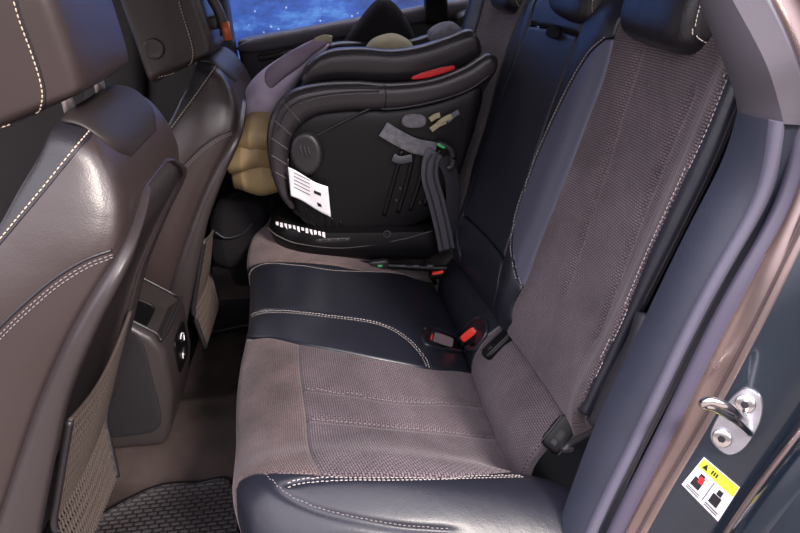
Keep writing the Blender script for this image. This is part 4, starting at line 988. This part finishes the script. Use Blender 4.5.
band('webbing', pr([(446, 150), (458, 128), (472, 100), (487, 74)], .19), .030, 'web_dk', tb2, side=(1, .3, -.2))
kk = tube('lock_off_clip', pr([(438, 143), (449, 148), (453, 156), (452, 166), (447, 168)], .150), .008, 'plastic', tb2, n=30); kk['label'] = 'grey clip with green mark'
rbox('green_mark', at(441, 146, Y=.142), (.010, .0015, .003), 'green', tb2, rot=roty(.6))

# ================================================================== clothes and loose things
gp = thing('seat_cushion_pad', 'mauve-grey knitted cushion leaning between far door and child seat', 'cushion', at(285, 90, Y=.42))
gA = [(244, 112), (243, 98), (252, 80), (270, 63), (295, 47), (318, 38), (330, 40)]; gB = [(251, 119), (266, 122), (281, 108), (292, 92), (303, 76), (316, 60), (331, 44)]
pd = slab('pad', pr(gA, .42), pr(gB, .42), [.10, .16, .16, .12], 'mauve', gp, n=80, seg=40, ex=2.3, noise=.0022)
gC = [(262, 72), (280, 58), (300, 46), (320, 37), (331, 39)]; gD = [(268, 92), (285, 78), (301, 66), (315, 53), (329, 43)]
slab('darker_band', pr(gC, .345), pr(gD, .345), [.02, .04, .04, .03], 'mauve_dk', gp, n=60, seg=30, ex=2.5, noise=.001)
tube('tan_tip', pr([(316, 42), (325, 39), (332, 40)], .34), .010, 'beige', gp)
oj = thing('jacket', 'puffy olive-tan jacket bundled in front of the child seat', 'jacket', at(250, 190, Y=.36))
for k, (A_, B_) in enumerate([([(236, 124), (250, 112), (266, 112), (278, 120)], [(232, 150), (250, 152), (266, 150), (280, 152)]),
                              ([(231, 134), (246, 128), (262, 130), (280, 138)], [(229, 176), (246, 172), (262, 170), (282, 176)]),
                              ([(229, 156), (244, 152), (262, 150), (284, 158)], [(228, 192), (244, 194), (262, 195), (286, 186)])]):
    slab('quilted_section', pr(A_, .36+.01*k), pr(B_, .36+.01*k), [.10, .15, .15, .10], 'olive', oj, n=60, seg=40, ex=2.2, noise=.008)
bc = thing('jacket', 'black garment draped over the top of the child seat below the window', 'jacket', at(380, 40, Y=.50))
slab('cloth', pr([(343, 44), (352, 30), (368, 6), (382, -2), (398, 8), (414, 34)], .50), pr([(346, 62), (358, 60), (374, 60), (390, 60), (402, 60), (416, 56)], .50), [.04, .08, .10, .10, .08, .05], 'blackcloth', bc, n=70, seg=40, ex=2.2, noise=.004)
bg = thing('beige_hat', 'beige soft rounded item in the top of the child seat', 'hat', at(392, 44, Y=.40))
slab('soft_shell', pr([(364, 48), (374, 38), (392, 33), (406, 38), (414, 46)], .40), pr([(366, 58), (378, 58), (392, 58), (406, 57), (415, 54)], .40), [.05, .10, .10, .05], 'beige', bg, n=50, seg=30, ex=2.2, noise=.0015)
bk = thing('bag', 'soft black bag on the floor under the olive jacket', 'bag', at(240, 260, Y=.40))
slab('bag_body', pr([(212, 218), (222, 200), (240, 193), (258, 193), (270, 203)], .45), pr([(214, 262), (226, 266), (244, 262), (258, 244), (270, 230)], .45), [.12, .18, .18, .14], 'blackcloth', bk, n=60, seg=40, ex=2.6, noise=.004)
tube('bag_strap', pr([(215, 232), (226, 238), (242, 234), (252, 224)], .355), .003, 'web_dk', bk, n=24, seg=6)
